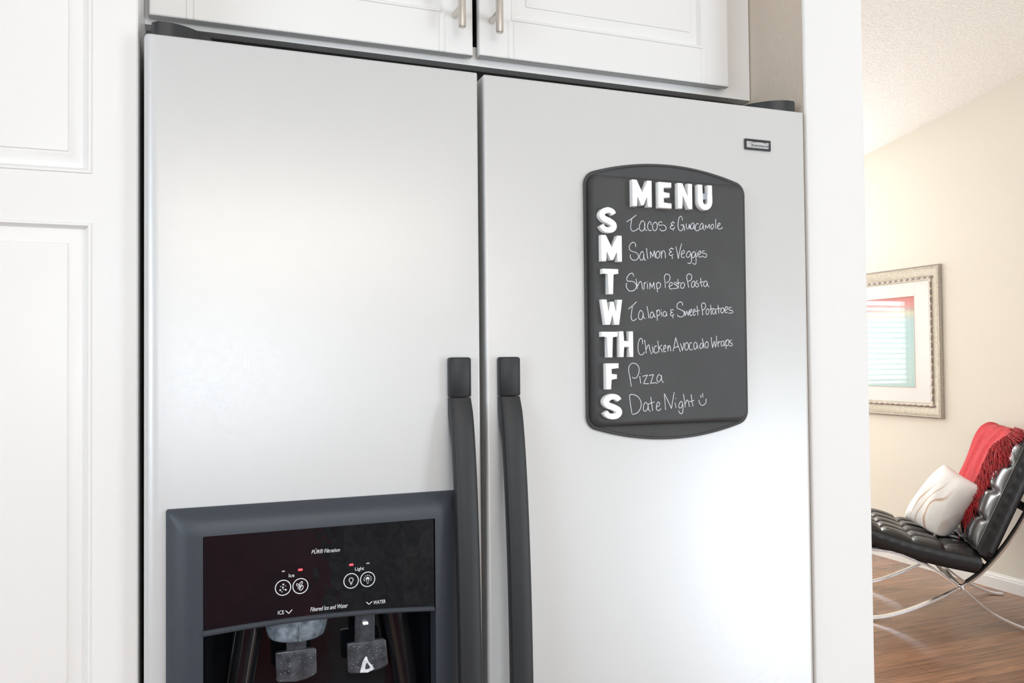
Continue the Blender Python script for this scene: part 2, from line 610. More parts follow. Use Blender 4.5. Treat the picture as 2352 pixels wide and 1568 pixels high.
# stub wall beside the fridge, coloured by face: taupe in the alcove, white on its end, beige towards the living room
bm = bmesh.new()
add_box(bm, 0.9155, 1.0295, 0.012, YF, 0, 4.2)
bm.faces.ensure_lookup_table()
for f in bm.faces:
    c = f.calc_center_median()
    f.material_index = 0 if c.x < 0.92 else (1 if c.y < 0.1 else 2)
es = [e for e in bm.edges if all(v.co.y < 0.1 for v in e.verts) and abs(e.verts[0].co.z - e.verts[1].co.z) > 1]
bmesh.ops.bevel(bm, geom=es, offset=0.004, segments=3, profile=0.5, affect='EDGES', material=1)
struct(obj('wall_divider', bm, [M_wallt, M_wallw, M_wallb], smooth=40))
struct(obj('ceiling', box(XL, 0.9155, YN, 0.80, 2.60, 2.70), M_ceil, smooth=None))


def zc(y):
    return 2.80 - 0.1513 * (y - 3.5)


bm = bmesh.new()
loft(bm, [[(1.0295, y, zc(y)), (XR, y, zc(y)), (XR, y, zc(y) + 0.1), (1.0295, y, zc(y) + 0.1)] for y in (YF, 0.012)], True, True, True)
loft(bm, [[(0.9155, y, zc(y)), (XR, y, zc(y)), (XR, y, zc(y) + 0.1), (0.9155, y, zc(y) + 0.1)] for y in (0.012, YN)], True, True, True)
struct(obj('ceiling_vault', bm, M_ceil, smooth=None))
bm = bmesh.new()
for b4 in ((YN - 0.12, 4.35, 0, 4.2), (5.85, YF + 0.12, 0, 4.2), (4.35, 5.85, 0, 0.90), (4.35, 5.85, 2.30, 4.2)):
    add_box(bm, XR, XR + 0.12, b4[0], b4[1], b4[2], b4[3])
struct(obj('wall_right', bm, M_wallb, smooth=None))
# skirting along the picture wall
prof = [(0.0, 0.0), (0.013, 0.0), (0.013, 0.062), (0.010, 0.068), (0.010, 0.074), (0.006, 0.082), (0.004, 0.090), (0.0, 0.090)]
bm = bmesh.new()
loft(bm, [[(XR - a, y, z) for a, z in prof] for y in (YN, YF)], True, True, True)
struct(obj('baseboard_right', bm, M_base, smooth=None))

# far wall with the living-room window that the picture glass mirrors
WX0, WX1, WZ0, WZ1 = 1.12, 2.55, 1.02, 2.06
bm = bmesh.new()
for b4 in ((1.0295, WX0, 0, 4.2), (WX1, XR, 0, 4.2), (WX0, WX1, 0, WZ0), (WX0, WX1, WZ1, 4.2)):
    add_box(bm, b4[0], b4[1], YF, YF + 0.12, b4[2], b4[3])
struct(obj('wall_far', bm, M_wallb, smooth=None))


def window(name, x0, x1, z0, z1, y0, y1, mull):
    bm = bmesh.new()
    t = 0.05
    add_box(bm, x0, x1, y0, y1, z0, z0 + t)
    add_box(bm, x0, x1, y0, y1, z1 - t, z1)
    add_box(bm, x0, x0 + t, y0, y1, z0 + t, z1 - t)
    add_box(bm, x1 - t, x1, y0, y1, z0 + t, z1 - t)
    for k in range(1, mull):
        xm = x0 + (x1 - x0) * k / mull
        add_box(bm, xm - 0.02, xm + 0.02, y0, y1, z0 + t, z1 - t)
    return struct(obj(name, bm, M_base, smooth=None))


bm = bmesh.new()
for b4 in ((4.35, 5.85, 0.90, 0.95), (4.35, 5.85, 2.25, 2.30), (4.35, 4.40, 0.95, 2.25), (5.80, 5.85, 0.95, 2.25), (5.08, 5.12, 0.95, 2.25)):
    add_box(bm, XR + 0.03, XR + 0.09, b4[0], b4[1], b4[2], b4[3])
struct(obj('added_window_4', bm, M_base, smooth=None))  # made-up window out of view, housing the living-room fill
window('window_1', WX0, WX1, WZ0, WZ1, YF + 0.03, YF + 0.09, 2)
bm = bmesh.new()
z = WZ0 + 0.03
while z < WZ1 - 0.06:
    v = [bm.verts.new(q) for q in ((WX0 + 0.01, YF - 0.005, z + 0.006), (WX1 - 0.01, YF - 0.005, z + 0.006), (WX1 - 0.01, YF + 0.035, z - 0.016), (WX0 + 0.01, YF + 0.035, z - 0.016))]
    v2 = [bm.verts.new(q.co + Vector((0, 0, 0.0025))) for q in v]
    loft_f = [v[::-1], v2] + [[v[i], v[(i + 1) % 4], v2[(i + 1) % 4], v2[i]] for i in range(4)]
    for f in loft_f:
        bm.faces.new(f)
    z += 0.060
add_box(bm, WX0 + 0.005, WX1 - 0.005, YF - 0.02, YF + 0.028, WZ1 - 0.05, WZ1 - 0.004)
tag(obj('window_blind', bm, M_blind, smooth=None), 'white slatted blind hanging in the living room window', 'blind')

# wall behind the camera: kitchen window and patio door
KX0, KX1, KZ0, KZ1 = -0.38, 0.54, 1.30, 2.18
PX0, PX1, PZ1 = 3.12, 4.38, 2.10
bm = bmesh.new()
for b4 in ((XL, KX0, 0, 4.2), (KX1, PX0, 0, 4.2), (PX1, XR, 0, 4.2), (KX0, KX1, 0, KZ0), (KX0, KX1, KZ1, 4.2), (PX0, PX1, PZ1, 4.2)):
    add_box(bm, b4[0], b4[1], YN - 0.12, YN, b4[2], b4[3])
struct(obj('wall_front', bm, M_wallw, smooth=None))
window('window_2', KX0, KX1, KZ0, KZ1, YN - 0.09, YN - 0.03, 2)
window('door_1', PX0, PX1, 0.0, PZ1, YN - 0.09, YN - 0.03, 2)

# kitchen island behind the photographer (seen only as a dark reflection)
isl = empty('kitchen_island', (0, 0, 0))
tag(isl, 'red wooden kitchen island with a granite top behind the photographer', 'island')
obj('cabinet_base', box(-1.2, 0.46, -2.75, -1.95, 0.0, 0.87, 0.005), M_curt, isl)
obj('stone_end', box(0.461, 1.3, -2.75, -1.95, 0.0, 0.87, 0.005), M_granite, isl)
obj('countertop', box(-1.25, 1.35, -2.80, -1.90, 0.87, 0.91, 0.006), M_granite, isl)

# ------------------------------------------------------------------ cabinets


def cabinet_door(x0, x1, z0, z1, yf, th, panels, beads=True, bev=0.024):
    """door slab with raised panels; panels = list of (px0,px1,pz0,pz1) outer edges of the routed field"""
    bm = bmesh.new()
    xs = sorted({x0, x1, *[p[0] for p in panels], *[p[1] for p in panels]})
    zs = sorted({z0, z1, *[p[2] for p in panels], *[p[3] for p in panels]})
    e = 0.0022
    xs_in = [x0 + e] + xs[1:-1] + [x1 - e]
    zs_in = [z0 + e] + zs[1:-1] + [z1 - e]
    V = {}
    for i, x in enumerate(xs_in):
        for k, z in enumerate(zs_in):
            V[i, k] = bm.verts.new((x, yf, z))
    for i in range(len(xs) - 1):
        for k in range(len(zs) - 1):
            cx, cz = (xs[i] + xs[i + 1]) / 2, (zs[k] + zs[k + 1]) / 2
            if any(p[0] < cx < p[1] and p[2] < cz < p[3] for p in panels):
                continue
            bm.faces.new((V[i, k], V[i + 1, k], V[i + 1, k + 1], V[i, k + 1]))
    for p in panels:
        rings = []
        for off, d in ((0, 0), (0.0010, -0.0012), (0.0035, -0.0012), (0.0050, 0.0022), (0.0070, 0.0050), (0.0085, 0.0050), (0.012, 0.0044), (bev - 0.004, 0.0012), (bev - 0.0006, 0.0004), (bev, -0.0008), (bev + 0.0012, -0.0010)):
            a, b, c, dd = p[0] + off, p[1] - off, p[2] + off, p[3] - off
            rings.append([(a, yf + d, c), (b, yf + d, c), (b, yf + d, dd), (a, yf + d, dd)])
        loft(bm, rings, True, False, True)
    # rounded outer edge, sides and back
    def loop(o, y):
        return [(x0 + o, y, z0 + o), (x1 - o, y, z0 + o), (x1 - o, y, z1 - o), (x0 + o, y, z1 - o)]
    loft(bm, [loop(e, yf), loop(e * 0.3, yf + e * 0.3), loop(0, yf + e), loop(0, yf + th * 0.62), loop(0.004, yf + th)], True, False, True)
    # joint beads where rails meet the stiles
    pl = panels[0]
    for xj in ((pl[0], pl[1]) if beads else ()):
        for za, zb in [(z0, panels[0][2])] + [(panels[k][3], panels[k + 1][2]) for k in range(len(panels) - 1)] + [(panels[-1][3], z1)]:
            for s in (-1, 1):
                add_tube(bm, [(xj + s * 0.0042, yf + 0.0004, za + 0.001), (xj + s * 0.0042, yf + 0.0004, zb)], 0.0013, 6)
    return bm


# pantry on the left
pan = empty('pantry_cabinet', (0, 0, 0))
tag(pan, 'tall white pantry cabinet with raised panels left of the refrigerator', 'cabinet')
bm = bmesh.new()
add_box(bm, -0.475, -0.0069, 0.0505, 0.79, 0.0, 2.40)
obj('carcass', bm, M_cab, pan, smooth=None)
PD = [(-0.408, -0.0540, 1.004, 1.5300), (-0.408, -0.0540, 1.5845, 2.28)]
obj('door', cabinet_door(-0.460, -0.0068, 0.950, 2.335, 0.030, 0.020, PD, False), M_cab, pan, smooth=25)
PD = [(-0.408, -0.0540, 0.17, 0.885)]
obj('door', cabinet_door(-0.460, -0.0068, 0.115, 0.940, 0.030, 0.020, PD, False), M_cab, pan, smooth=25)

# cabinet over the refrigerator
up = empty('wall_cabinet', (0, 0, 0))
tag(up, 'white two-door wall cabinet with bar pulls above the refrigerator', 'cabinet')
bm = bmesh.new()
add_box(bm, -0.0068, 0.0150, 0.162, 0.79, 1.8030, 2.33)
add_box(bm, 0.8960, 0.9130, 0.162, 0.79, 1.8000, 2.33)
add_box(bm, 0.0150, 0.8960, 0.775, 0.79, 1.82, 2.33)
add_box(bm, 0.0150, 0.8960, 0.162, 0.775, 1.8200, 1.8350)
add_box(bm, 0.0150, 0.8960, 0.162, 0.775, 2.3150, 2.33)
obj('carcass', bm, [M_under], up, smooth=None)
bm = bmesh.new()
zl, zr = 1.8032, 1.8000
vs = []
fr_poly = [(-0.0068, zl), (0.9130, zr), (0.9130, 2.33), (-0.0068, 2.33)]
hole = [(0.040, 1.8300), (0.865, 1.8280), (0.865, 2.29), (0.040, 2.29)]
rings = [[(x, 0.162, z) for x, z in hole], [(x, 0.1424, z) for x, z in hole], [(x, 0.1424, z) for x, z in fr_poly], [(x, 0.162, z) for x, z in fr_poly], [(x, 0.162, z) for x, z in hole]]
loft(bm, rings, True)
obj('face_frame', bm, M_cab, up, smooth=None)


def pull(parent, x, zlo, zhi):
    bm = bmesh.new()
    y = 0.0880
    r = 0.0054
    add_tube(bm, [(x, y, zlo), (x, y, zlo + 0.0006), (x, y, zlo + 0.0022), (x, y, zlo + 0.0024), (x, y, zhi - 0.001), (x, y, zhi)],
             [r * 0.86, r * 0.96, r * 0.96, r, r, r * 0.9], 20)
    for z in (zlo + 0.030, zhi - 0.030):
        add_tube(bm, [(x, 0.1226, z), (x, y + 0.001, z)], 0.0046, 14)
    return obj('handle', bm, M_nickel, parent, smooth=35)


d1 = obj('door', cabinet_door(-0.0012, 0.4236, 1.8085, 2.30, 0.1224, 0.020, [(0.0475, 0.3770, 1.8645, 2.245)]), M_cab, up, smooth=25)
pull(d1, 0.3966, 1.8325, 1.960)
d2 = obj('door', cabinet_door(0.4330, 0.8580, 1.8108, 2.302, 0.1224, 0.020, [(0.4820, 0.8090, 1.8665, 2.247)]), M_cab, up, smooth=25)
pull(d2, 0.4519, 1.8325, 1.960)

# ------------------------------------------------------------------ refrigerator
fr = empty('refrigerator', (0, 0, 0))
tag(fr, 'silver side-by-side refrigerator with black handles and a door ice dispenser', 'refrigerator')
ZB = 0.10                                                        # lower edge of the doors
obj('cabinet_body', box(0.003, 0.902, 0.088, 0.775, 0.02, 1.728, 0.004), M_blackplastic, fr, smooth=None)
obj('gasket', box(0.014, 0.889, 0.074, 0.088, ZB + 0.02, 1.722), M_gasket, fr, smooth=None)
obj('toe_grille', box(0.02, 0.885, 0.050, 0.088, 0.0, 0.085, 0.004), M_blackplastic, fr, smooth=None)


def fridge_door(x0, x1, z1, rl, rr, hole=None, depth=0.074):
    """door with rounded vertical edges (radii rl, rr as ellipses) and an optional opening"""
    prof = []
    n = 8
    for k in range(n + 1):                                       # left edge
        a = PI / 2 * k / n
        prof.append((x0 + rl[0] * (1 - math.sin(a)), rl[1] * (1 - math.cos(a))))
    prof = prof[::-1]
    prof = [(x0 + rl[0] * (1 - math.cos(PI / 2 * k / n)), rl[1] * (1 - math.sin(PI / 2 * k / n))) for k in range(n + 1)]
    mid = [hole[0], hole[1]] if hole else []
    prof += [(x, 0.0) for x in mid]
    prof += [(x1 - rr[0] * (1 - math.cos(PI / 2 * (n - k) / n)), rr[1] * (1 - math.sin(PI / 2 * (n - k) / n))) for k in range(n + 1)]
    prof = [(x0, depth)] + prof + [(x1, depth)]
    zs = [ZB] + ([hole[2], hole[3]] if hole else []) + [z1 - 0.0030]
    bm = bmesh.new()
    rows = [[bm.verts.new((x, y, z)) for x, y in prof] for z in zs]
    cx = (x0 + x1) / 2
    for o, dz in ((0.0010, 0.0020), (0.0030, 0.0030)):           # rolled top edge
        rows.append([bm.verts.new((min(max(x, x0 + o), x1 - o), min(max(y, o), depth - 0.0005) if y < depth else y, z1 - 0.0030 + dz)) for x, y in prof])
    for k in range(len(rows) - 1):
        for i in range(len(prof) - 1):
            xm = (prof[i][0] + prof[i + 1][0]) / 2
            if hole and k == 1 and hole[0] < xm < hole[1]:
                continue
            bm.faces.new((rows[k][i], rows[k][i + 1], rows[k + 1][i + 1], rows[k + 1][i]))
    bm.faces.new(rows[-1])
    bm.faces.new(rows[0][::-1])
    return bm


GX = 0.3891
obj('freezer_door', fridge_door(0.0, GX, 1.740, (0.016, 0.012), (0.003, 0.003), (0.036, 0.348, 0.80, 1.200)), M_steel, fr, smooth=50)
obj('fresh_food_door', fridge_door(0.3970, 0.9050, 1.7390, (0.0035, 0.004), (0.009, 0.010)), M_steel, fr, smooth=50)


def hinge(pts, z0, z1):
    P = catmull([(x, y, 0) for x, y in pts], 5)
    poly = [(p.x, p.y) for p in P]
    poly += [(poly[-1][0], 0.125), (poly[0][0], 0.125)]
    return plan_prism(poly, z0, z1, 0.0016)


obj('hinge_cover', hinge([(0.0060, 0.040), (0.0070, 0.022), (0.0110, 0.0135), (0.0200, 0.0120), (0.0310, 0.0130), (0.0460, 0.0200), (0.0600, 0.0320), (0.0700, 0.0460), (0.0740, 0.060)], 1.7415, 1.7590), M_blackplastic, fr, smooth=35)
obj('hinge_cover', hinge([(0.9010, 0.040), (0.9000, 0.022), (0.8970, 0.0135), (0.8890, 0.0120), (0.8780, 0.0130), (0.8630, 0.0200), (0.8490, 0.0320), (0.8390, 0.0460), (0.8350, 0.060)], 1.7405, 1.7585), M_blackplastic, fr, smooth=35)


def door_handle(cx):
    """bowed charcoal grip with a separate cap at each end"""
    ztop, zbot = 1.3270, 0.4300
    w, t = 0.0284, 0.014

    def yfront(z):
        u = (z - zbot) / (ztop - zbot)
        return -0.0125 - 0.0370 * (1 - abs(2 * u - 1) ** 2.3) ** 0.62

    def section(z, yf, tt, ww, r=0.0042):
        pts = []
        for (ax, ay, a0) in ((ww / 2 - r, tt - r, 0), (-ww / 2 + r, tt - r, 90), (-ww / 2 + r, r, 180), (ww / 2 - r, r, 270)):
            for k in range(9):
                a = math.radians(a0 + 11.25 * k)
                pts.append((ax + r * math.cos(a), ay + r * math.sin(a)))
            if a0 == 180:                                        # crowned front between the two rounded corners
                for k in range(1, 12):
                    pts.append((-ww / 2 + r + (ww - 2 * r) * k / 12, 0.0))
        return [(cx + px, yf + py - (0.0030 * (1 - (2 * px / ww) ** 2) if py < r else 0) + 0.0018, z) for px, py in pts]
    bm = bmesh.new()
    rings = []
    for k in range(49):
        z = zbot + (ztop - zbot) * k / 48
        tt = min(t, -yfront(z) - 0.001) if k not in (0, 48) else 0.026
        u = min(k, 48 - k)
        tt = {0: -yfront(z) - 0.0005, 1: -yfront(z) - 0.0005, 2: min(0.020, -yfront(z) - 0.0005)}.get(u, min(t, -yfront(z) - 0.0005))
        rings.append(section(z, yfront(z), tt, w))
    loft(bm, rings, True, True, True)
    h = obj('door_handle', bm, M_handle, fr, smooth=40)
    for za, zb in ((ztop + 0.0007, 1.3772), (zbot - 0.0516, zbot - 0.0007)):
        bm = bmesh.new()
        rr = []
        for z, ins in ((za, 0.0018), (za + 0.0005, 0.0007), (za + 0.0018, 0.0), (zb - 0.0026, 0.0), (zb - 0.0012, 0.0005), (zb - 0.0004, 0.0014), (zb, 0.0026)):
            rr.append(section(z, -0.0140 + ins, 0.0138 - ins, w - 2 * ins))
        loft(bm, rr, True, True, True)
        obj('end_cap', bm, M_handle, h, smooth=40)
    return h


door_handle(0.3598)
door_handle(0.4254)

# brand badge
bm = bmesh.new()
rg = []
for o, y in ((0, -0.0002), (0, -0.0018), (0.0006, -0.0026), (0.0026, -0.0026), (0.0034, -0.0014)):
    rg.append(rrect(0.7943 + o, 0.8396 - o, 1.6744 + o, 1.6902 - o, max(0.0015 - o * 0.3, 0.0003), y, 3))
loft(bm, rg, True, True, False)
bdg = obj('badge', bm, M_badgeframe, fr, smooth=40)
obj('badge_plate', box(0.7974, 0.8365, -0.0013, -0.0003, 1.6774, 1.6872), M_badge, bdg, smooth=None)
text('lettering', 'Kenmore', M_badgeink, bdg, 0.8052, 0.8356, 1.6798, -0.0014, 0.0036, 0.35, 0.00012, 0.012)
bm = bmesh.new()
arc = [(0.8012, 1.6826), (0.8040, 1.6841), (0.8080, 1.6856), (0.8130, 1.6865), (0.8200, 1.6869), (0.8270, 1.6866), (0.8312, 1.6858), (0.8326, 1.6849), (0.8324, 1.6836)]
P = catmull([(x, -0.0015, z) for x, z in arc], 4)
add_tube(bm, P, [0.0001 + 0.00055 * math.sin(PI * min(1, (k + 0.5) / len(P) * 1.0)) for k in range(len(P))], 6, True, (0.3, 1.0), (0, 1, 0))
obj('swoosh', bm, M_badgeink, bdg)

# ---- ice and water dispenser
DX0, DX1, DZ0, DZ1 = 0.0228, 0.3610, 0.775, 1.2126
PX0_, PX1_, PZ1_ = 0.0612, 0.3212, 1.1834
YP = -0.0215


def lip_top(x):     # lower edge of the glossy panel (a shallow arch)
    u = (x - PX0_) / (PX1_ - PX0_)
    return 1.0808 - 0.0028 * u + 0.0200 * u * (1 - u)


def lip_bot(x):
    u = (x - PX0_) / (PX1_ - PX0_)
    return 1.0747 - 0.0022 * u + 0.0215 * u * (1 - u)


bm = bmesh.new()
rg = []
for o, y, r in ((0, 0.0, 0.003), (0, -0.0022, 0.003), (0.0006, -0.0034, 0.0035), (0.0040, -0.0075, 0.006), (0.0090, -0.0125, 0.010), (0.0150, -0.0168, 0.014),
                (0.0215, -0.0196, 0.012), (0.0290, -0.0212, 0.008), (0.0382, YP, 0.0012)):
    rg.append(rrect(DX0 + o, DX1 - o, DZ0 + o, DZ1 - o * 0.765, r, y, 5))
loft(bm, rg, True)
# inner edge of the bezel turns in towards the recess
ir = rrect(DX0 + 0.0382, DX1 - 0.0382, DZ0 + 0.0382, DZ1 - 0.0382 * 0.765, 0.0012, YP, 5)
loft(bm, [ir, [(x, 0.004, z) for x, y, z in ir]], True)
disp = obj('water_dispenser', bm, M_bezel, fr, smooth=45)

# curved lip below the panel
bm = bmesh.new()
N = 24
rings = []
for k in range(N + 1):
    x = PX0_ + (PX1_ - 0.0002 - PX0_) * k / N
    a, b = lip_top(x), lip_bot(x)
    rings.append([(x, -0.0185, a + 0.0016), (x, -0.0232, a - 0.0004), (x, -0.0245, a - 0.0022), (x, -0.0240, b + 0.0012), (x, -0.0222, b), (x, 0.020, b + 0.0005), (x, 0.020, a)])
loft(bm, rings, True, True, True)
obj('lip', bm, M_bezel, disp, smooth=40)

# glossy control panel
bm = bmesh.new()
pts = [(PX0_ + (PX1_ - PX0_) * k / N, lip_top(PX0_ + (PX1_ - PX0_) * k / N)) for k in range(N + 1)]
poly = pts + [(PX1_ - 0.0004, PZ1_ - 0.0008), (PX1_ - 0.0012, PZ1_), (PX0_ + 0.0012, PZ1_), (PX0_ + 0.0004, PZ1_ - 0.0008)]
prism(poly, -0.012, -0.0213, 0.0, bm)
obj('control_panel', bm, M_gloss, disp, smooth=None)
YT = -0.0214


def button(cx, cz, strokes, blobs=()):
    bm = bmesh.new()
    stroke_mesh(bm, [ring_strokes(cx, cz, 0.0084, 30)], YT, 0.00055, 1)
    stroke_mesh(bm, [[(cx + x * 0.001, cz + z * 0.001) for x, z in s] for s in strokes], YT, 0.00042, 2)
    for x, z, r in blobs:
        prism([(cx + x * 0.001 + r * 0.001 * math.cos(2 * PI * k / 12), cz + z * 0.001 + r * 0.001 * math.sin(2 * PI * k / 12)) for k in range(12)], YT + 0.0002, YT - 0.0003, 0, bm)
    return obj('button', bm, M_print, disp)


def sq(x, z, r=0.75):
    return [(x + r, z), (x, z + r), (x - r, z), (x, z - r), (x + r, z)]


button(0.1454, 1.1192, [sq(0.3, 3.6), sq(-0.1, 0.2), sq(-3.0, -2.4), sq(2.9, -2.6)], [(-2.6, 1.6, 0.55), (2.6, 1.8, 0.5), (0.6, -2.0, 0.5), (-1.2, -4.4, 0.6)])
button(0.1645, 1.1191, [[(-1.3, -0.2), (-3.8, 0.6), (-4.3, 2.6), (-3.4, 3.0), (-1.6, 1.6), (-1.0, 0.2)], [(-1.0, 0.4), (-0.6, 3.2), (1.2, 4.6), (2.2, 4.8), (1.8, 2.4), (0.4, 0.4), (-0.8, -0.6)],
        [(-3.4, -2.2), (-0.4, -1.2), (2.6, 0.4), (2.9, -2.2), (1.2, -4.6), (-0.8, -4.4), (-1.4, -3.4), (0.6, -1.8)]])
button(0.2218, 1.1190, [[(-0.9, -2.6), (-1.0, -1.4), (-2.3, 0.4), (-2.2, 2.2), (-0.9, 3.2), (0.9, 3.2), (2.2, 2.2), (2.3, 0.4), (1.0, -1.4), (0.9, -2.6)]], [(0, -3.4, 1.1), (0, -4.0, 0.9)])
button(0.2410, 1.1189, [[(math.cos(a) * 3.5, math.sin(a) * 3.5 + 0.4), (math.cos(a) * 4.9, math.sin(a) * 4.9 + 0.4)] for a in [math.radians(q) for q in (-25, 0, 28, 60, 90, 120, 152, 180, 205)]],
       [(0, 0.6, 2.1), (0, -1.2, 1.5), (0, -2.6, 1.2), (0, -3.6, 1.0), (0, -4.4, 0.8)])


def pill(x, z, w, h, m):
    return obj('indicator_light', prism([(p[0], p[2]) for p in rrect(x - w / 2, x + w / 2, z - h / 2, z + h / 2, h * 0.45, 0, 4)], -0.0211, -0.0217), m, disp, smooth=None)


pill(0.1458, 1.1376, 0.0034, 0.0016, M_dim)
pill(0.1645, 1.1375, 0.0052, 0.0024, M_red)
pill(0.2221, 1.1376, 0.0050, 0.0024, M_red)
pill(0.2415, 1.1375, 0.0040, 0.0014, M_dim)
text('lettering', 'P\u016aR\u00ae Filtration', M_print, disp, 0.1770, 0.2091, 1.1541, YT, 0.0058, 0.2)
text('lettering', 'Ice', M_print, disp, 0.1517, 0.1578, 1.1302, YT)
text('lettering', 'Light', M_print, disp, 0.2264, 0.2369, 1.1303, YT)
text('lettering', 'Filtered Ice and Water', M_print, disp, 0.1754, 0.2178, 1.0890, YT, 0.0048, 0.2)
text('lettering', 'ICE', M_print, disp, 0.1397, 0.1463, 1.0898, YT, 0.0042)
text('lettering', 'WATER', M_print, disp, 0.2476, 0.2620, 1.0890, YT, 0.0042)
for pts in ([(0.1481, 1.0933), (0.1516, 1.0897), (0.1552, 1.0936)], [(0.2393, 1.0927), (0.2424, 1.0896), (0.2461, 1.0926)]):
    bm = bmesh.new()
    stroke_mesh(bm, [pts[:2], pts[1:]], YT, 0.0005, 1)
    obj('arrow_mark', bm, M_print, disp)

# recess: glossy liner with rounded back corners and two swept side pillars
RX0, RX1, RZ0, RZ1 = 0.0612, 0.3210, 0.822, 1.096
bm = bmesh.new()
prof = [(RX0, 0.004), (RX0, 0.030)]
prof += [(RX0 + 0.045 * (1 - math.cos(PI / 2 * k / 8)), 0.030 + 0.032 * math.sin(PI / 2 * k / 8)) for k in range(1, 9)]
prof += [(RX1 - 0.045 * (1 - math.cos(PI / 2 * (8 - k) / 8)), 0.030 + 0.032 * math.sin(PI / 2 * (8 - k) / 8)) for k in range(0, 9)]
prof += [(RX1, 0.004)]
loft(bm, [[(x, y, z) for x, y in prof] for z in (RZ0, RZ1)], False)
bm.faces.new([bm.verts.new((x, y, RZ1)) for x, y in prof])
bm.faces.new([bm.verts.new((x, y, RZ0)) for x, y in prof])
obj('recess', bm, M_recess, disp, smooth=35)
for s, xa in ((1, 0.100), (-1, 0.298)):
    bm = bmesh.new()
    rings = []
    for k in range(15):
        u = k / 14
        z = RZ0 + (1.090 - RZ0) * u
        x = xa + s * 0.016 * (u ** 2.5) - s * 0.020 * (1 - u) ** 1.5
        ww = 0.013 + 0.005 * u
        rings.append([(x + ww * math.cos(2 * PI * j / 14), 0.040 + 0.018 * math.sin(2 * PI * j / 14), z) for j in range(14)])
    loft(bm, rings, True, True, True)
    obj('side_pillar', bm, M_recess, disp, smooth=50)
# mouth of the ice chute
bm = bmesh.new()
rings = []
for z, r in ((1.0500, 0.0260), (1.0506, 0.0300), (1.0525, 0.0322), (1.0560, 0.0336), (1.0700, 0.0370), (1.0900, 0.0390)):
    rings.append([(0.1645 + r * math.cos(2 * PI * k / 36), 0.022 + r * 0.86 * math.sin(2 * PI * k / 36), z) for k in range(36)])
loft(bm, rings, True, False, True)
loft(bm, [[(0.1645 + r * math.cos(2 * PI * k / 36), 0.022 + r * 0.86 * math.sin(2 * PI * k / 36), z) for k in range(36)] for z, r in ((1.0500, 0.0260), (1.0520, 0.0250), (1.075, 0.030))], True, False, True)
add_box(bm, 0.1640, 0.1662, -0.0105, -0.0085, 1.053, 1.085)
obj('ice_chute', bm, M_chute, disp, smooth=40)


def paddle(x0, x1, z0, z1, sx0, sx1, sz1, skew):
    bm = bmesh.new()
    pl = [(x0, z1 - 0.001), (x0 + 0.002, z1), (x1 - 0.003, z1 + 0.0006), (x1, z1 - 0.002), (x1 + skew, z0 + 0.005), (x1 + skew - 0.003, z0 + 0.0025), ((x0 + x1) / 2 + 0.012, z0 - 0.0012), ((x0 + x1) / 2, z0 - 0.002), (x0 + 0.004, z0 - 0.001), (x0 + 0.0008, z0 + 0.002)]
    prism(pl, 0.036, 0.031, 0.0012, bm)
    prism([(sx0, z1 - 0.002), (sx0, sz1), (sx1, sz1), (sx1, z1 - 0.002)], 0.0385, 0.0330, 0.0008, bm)
    o = obj('dispenser_paddle', bm, M_paddle, disp, smooth=30)
    bm = bmesh.new()
    edge = [(x, z) for x, z in pl]
    stroke_mesh(bm, [edge + [edge[0]]], 0.0311, 0.0005, 1)
    return o


paddle(0.1412, 0.1886, 0.9950, 1.0296, 0.1540, 0.1772, 1.075, 0.0008)
p2 = paddle(0.2256, 0.2735, 0.9935, 1.0294, 0.2355, 0.2600, 1.085, 0.0026)
# limescale left by the water
random.seed(4)
bm = bmesh.new()
out = [(0.2410, 0.9930), (0.2425, 0.9995), (0.2445, 1.0052), (0.2470, 1.0110), (0.2492, 1.0112), (0.2506, 1.0068), (0.2535, 1.0030), (0.2565, 0.9985), (0.2580, 0.9944), (0.2500, 0.9918)]
inn = [(0.2470, 0.9962), (0.2474, 0.9990), (0.2478, 1.0010), (0.2488, 1.0034), (0.2496, 1.0036), (0.2508, 1.0020), (0.2520, 1.0002), (0.2530, 0.9984), (0.2534, 0.9966), (0.2500, 0.9956)]
vo = [bm.verts.new((x + random.uniform(-.0006, .0006), 0.0307, z + random.uniform(-.0006, .0006))) for x, z in out]
vi = [bm.verts.new((x, 0.0307, z)) for x, z in inn]
for k in range(10):
    bm.faces.new((vo[k], vo[(k + 1) % 10], vi[(k + 1) % 10], vi[k]))
obj('limescale', bm, M_scale, disp, smooth=None)
bm = bmesh.new()
for k in range(60):
    if k < 34:
        x, z = random.uniform(0.146, 0.184), random.uniform(0.995, 1.027)
    else:
        x, z = random.uniform(0.230, 0.270), random.uniform(0.999, 1.026)
    r = random.uniform(0.00015, 0.00045)
    bm.faces.new([bm.verts.new((x + r * math.cos(q) * 1.2, 0.0307, z + r * math.sin(q))) for q in (0, 1.2, 2.5, 3.7, 5)])
ws = obj('water_spots', bm, M_scale, disp, smooth=None)
ws['kind'] = 'stuff'
lamp = obj('nozzle_lamp', box(0.2445, 0.2505, 0.026, 0.032, 1.0515, 1.0535, 0.0006), M_led, disp, smooth=None)

# ------------------------------------------------------------------ chalkboard menu tray on the right-hand door
BX0, BX1 = 0.5352, 0.7908
bcx, bcz = (BX0 + BX1) / 2, 1.4520


